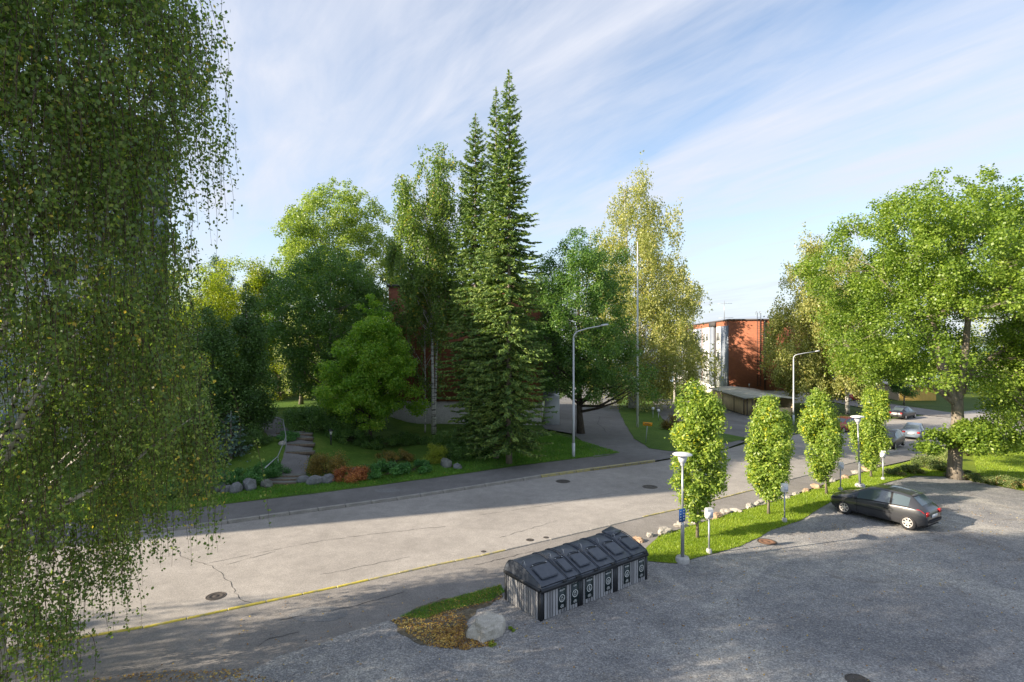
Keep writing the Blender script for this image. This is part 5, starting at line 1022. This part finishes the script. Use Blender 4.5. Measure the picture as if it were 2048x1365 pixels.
bush('shrub', 'dark shrub between the fir trunk and the golden thuja', 905, 900, 1.6, 1.5, 'dark', 7000, .09)
for i, (a_, b_, w_, h_, l_) in enumerate([(450, 968, 1.5, .85, 'trailing ground cover over the leftmost wall blocks'), (500, 964, 1.7, .9, 'trailing ground cover over the broad wall block'), (542, 950, 1.2, .85, 'ground cover tuft beside the handrail foot'), (500, 925, 1.7, .9, 'dark low growth behind the stone wall'), (575, 920, .9, .6, 'small green clump inside the handrail bend'), (400, 985, 1.6, 1.1, 'leafy low bush behind the birch strands by the pavement'), (360, 990, 1.6, 1.3, 'bush at the pavement corner, seen through the birch')]):
    bush('ground_cover', l_, a_, b_, w_, h_, 'juniper' if i != 3 else 'thuja', 8000, .06, cat='ground cover')
bush('shrub', 'dark round shrub left of the far hedge', 1297, 803, 2.0, 2.3, 'dark', 7000, .12, fn=T); bush('hedge', 'broad dark hedge behind the far lot', 1370, 800, 4.6, 2.5, 'oak', 14000, .14, fn=T, sy=.3, cat='hedge', nclump=40)
bush('shrub', 'bronze shrub beside the orange notice board', 1348, 862, 1.3, 1.6, 'bronze', 7000, .08, fn=T); bush('shrub', 'low green bush at the foot of the shed wall', 1400, 790, 1.8, 1.6, 'pale', 4000, .12, fn=T)
for i, (a_, b_, w_, h_, lm_, l_) in enumerate([(1820, 945, 1.0, .5, 'hedge', 'low sprawling shrub at the left end of the verge bed'), (1850, 936, 1.2, .8, 'hedge', 'spiraea clump left of the big oak trunk'), (1884, 942, 1.1, .75, 'hedge', 'spiraea clump touching the left of the big oak trunk'), (1880, 918, 1.2, 1.0, 'pale', 'grey-green shrub behind the oak trunk'), (1945, 905, 1.6, 1.3, 'hedge', 'taller shrub right of the oak trunk under the shoots'), (1978, 890, 1.5, 1.2, 'bronze', 'brownish shrub at the end of the hedge by the street'), (1925, 955, 1.2, .45, 'hedge', 'low weeds in front of the oak trunk'), (1975, 964, 1.2, .5, 'hedge', 'low weeds between gravel and sunny lawn'), (2020, 972, 1.2, .6, 'hedge', 'bushy weeds at the right edge of the gravel'), (1790, 948, .8, .35, 'hedge', 'small leafy patch right of the fourth rowan')]):
    bush('shrub', l_, a_, b_, w_, h_, lm_, 6000, .06, fn=verge)
bush('weed_tuft', 'small green weed beside the boulder', 1022, 1262, .22, .12, 'blade', 300, .04, fn=T, nclump=6); bush('weed_tuft', 'yellow flowering weed right below the boulder', 984, 1290, .18, .14, 'golden', 260, .04, fn=T, nclump=6)
# ------------------------------------------------------------------ grass blades and leaves on the ground
def inside(poly, n_, P=None):
    xs = np.array([p[0] for p in poly]); ys = np.array([p[1] for p in poly]); out_ = []
    while len(out_) < n_:
        m_ = n_*3; X_ = rng.uniform(xs.min(), xs.max(), m_); Y_ = rng.uniform(ys.min(), ys.max(), m_); c_ = np.zeros(m_, bool); j = len(xs)-1
        for i in range(len(xs)):
            with np.errstate(divide='ignore', invalid='ignore'): c_ ^= ((ys[i] > Y_) != (ys[j] > Y_)) & (X_ < (xs[j]-xs[i])*(Y_-ys[i])/(ys[j]-ys[i]+1e-12)+xs[i])
            j = i
        out_ += list(zip(X_[c_], Y_[c_]))
    return np.array(out_[:n_])
def blades(name, poly, n_, h, fn, mt, wd=.012):
    P = inside(poly, n_); Z = np.array([fn(float(x), float(y)) for x, y in P]); th = rng.uniform(0, 6.28, n_); hh = h*rng.uniform(.5, 1.4, n_); c_, s_ = np.cos(th)*wd, np.sin(th)*wd
    B = np.column_stack([P, Z-.01]); V = np.stack([B-np.column_stack([c_, s_, 0*c_]), B+np.column_stack([c_, s_, 0*c_]), B+np.column_stack([rng.normal(size=n_)*h*.5, rng.normal(size=n_)*h*.5, hh])], 1).reshape(-1, 3)
    stuff(link(name, mesh_np(name, V, None, np.arange(n_*3).reshape(-1, 3)), LM[mt]))
vp = gp([(1288, 1112), (1317, 1076), (1467, 1028), (1550, 1006), (1634, 979), (1700, 956), (1760, 938), (1800, 930), (1860, 915), (1900, 955), (1830, 953), (1760, 970), (1700, 985), (1650, 1013), (1600, 1043), (1540, 1064), (1480, 1095), (1420, 1110), (1352, 1128), (1300, 1124)], T)
blades('grass', vp, 70000, .07, lambda x, y: verge(x, y)-.045, 'blade', .010)
blades('grass', gp([(1940, 897), (2048, 880), (2150, 880), (2150, 985), (2048, 980), (1960, 960)]), 30000, .07, lambda x, y: verge(x, y)-.045, 'blade', .016)
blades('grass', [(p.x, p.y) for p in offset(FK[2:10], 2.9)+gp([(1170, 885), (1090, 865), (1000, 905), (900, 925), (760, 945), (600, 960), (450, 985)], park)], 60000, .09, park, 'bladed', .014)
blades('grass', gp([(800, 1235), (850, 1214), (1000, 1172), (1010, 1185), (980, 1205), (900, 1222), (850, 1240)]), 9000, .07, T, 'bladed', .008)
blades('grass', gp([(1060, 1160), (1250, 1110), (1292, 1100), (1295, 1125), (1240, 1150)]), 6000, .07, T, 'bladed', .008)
def fallen(name, polys, fn, s=.05):
    V = []; q = []
    for poly, n_ in polys:
        P = inside(poly, n_); Z = np.array([fn(float(x), float(y)) for x, y in P])+.016+rng.uniform(0, .012, n_); v_, f_ = leaf_quads(np.column_stack([P, Z]), unit(n_)*.45+(0, 0, 1), s, .38); q.append(f_+sum(len(a_) for a_ in V)); V.append(v_)
    stuff(link(name, mesh_np(name, np.vstack(V), np.vstack(q)), LM['fallen']))
fallen('fallen_leaves', [(gp([(780, 1243), (840, 1225), (930, 1230), (935, 1255), (925, 1290), (940, 1300), (860, 1296), (810, 1265)]), 1500), (gp([(860, 1262), (925, 1252), (930, 1278), (1000, 1290), (930, 1302), (880, 1296)]), 1100), (gp([(850, 1215), (1000, 1170), (1005, 1200), (860, 1240)]), 900), (gp([(150, 1365), (300, 1345), (480, 1340), (560, 1365), (400, 1400)]), 500)], T, .055)
fallen('fallen_leaves', [(gp([(200, 1420), (500, 1200), (1000, 1160), (1300, 1130), (1600, 1060), (2048, 1000), (2100, 1420)]), 900)], T, .05)
fallen('fallen_leaves', [([(p.x, p.y) for p in offset(FK[2:10], 3.0)+gp([(1170, 885), (1000, 905), (760, 935), (600, 950)], park)], 500)], lambda x, y: park(x, y)+.03, .07)

# loose pale stones scattered over the car park
def pebbles(poly, n_):
    P = inside(poly, n_); r_ = rng.uniform(.008, .024, n_); Z = np.array([T(float(x), float(y)) for x, y in P])+.01
    O = np.array([(1, 0, 0), (0, 1, 0), (-1, 0, 0), (0, -1, 0), (0, 0, .7)]); ang_ = rng.uniform(0, 1.5, n_); V = np.zeros((n_, 5, 3))
    V[:, :, 0] = O[None, :, 0]*np.cos(ang_)[:, None]-O[None, :, 1]*np.sin(ang_)[:, None]; V[:, :, 1] = O[None, :, 0]*np.sin(ang_)[:, None]+O[None, :, 1]*np.cos(ang_)[:, None]; V[:, :, 2] = O[None, :, 2]
    V = V*r_[:, None, None]+np.column_stack([P, Z])[:, None, :]; t = np.array([(0, 1, 4), (1, 2, 4), (2, 3, 4), (3, 0, 4)])
    stuff(link('gravel_stones', mesh_np('gravel_stones', V.reshape(-1, 3), None, (np.arange(n_)[:, None, None]*5+t[None]).reshape(-1, 3)), M_rock))
pebbles(gp([(250, 1420), (700, 1290), (1080, 1260), (1290, 1170), (1600, 1070), (1900, 985), (2048, 1010), (2150, 1420)]), 9000)
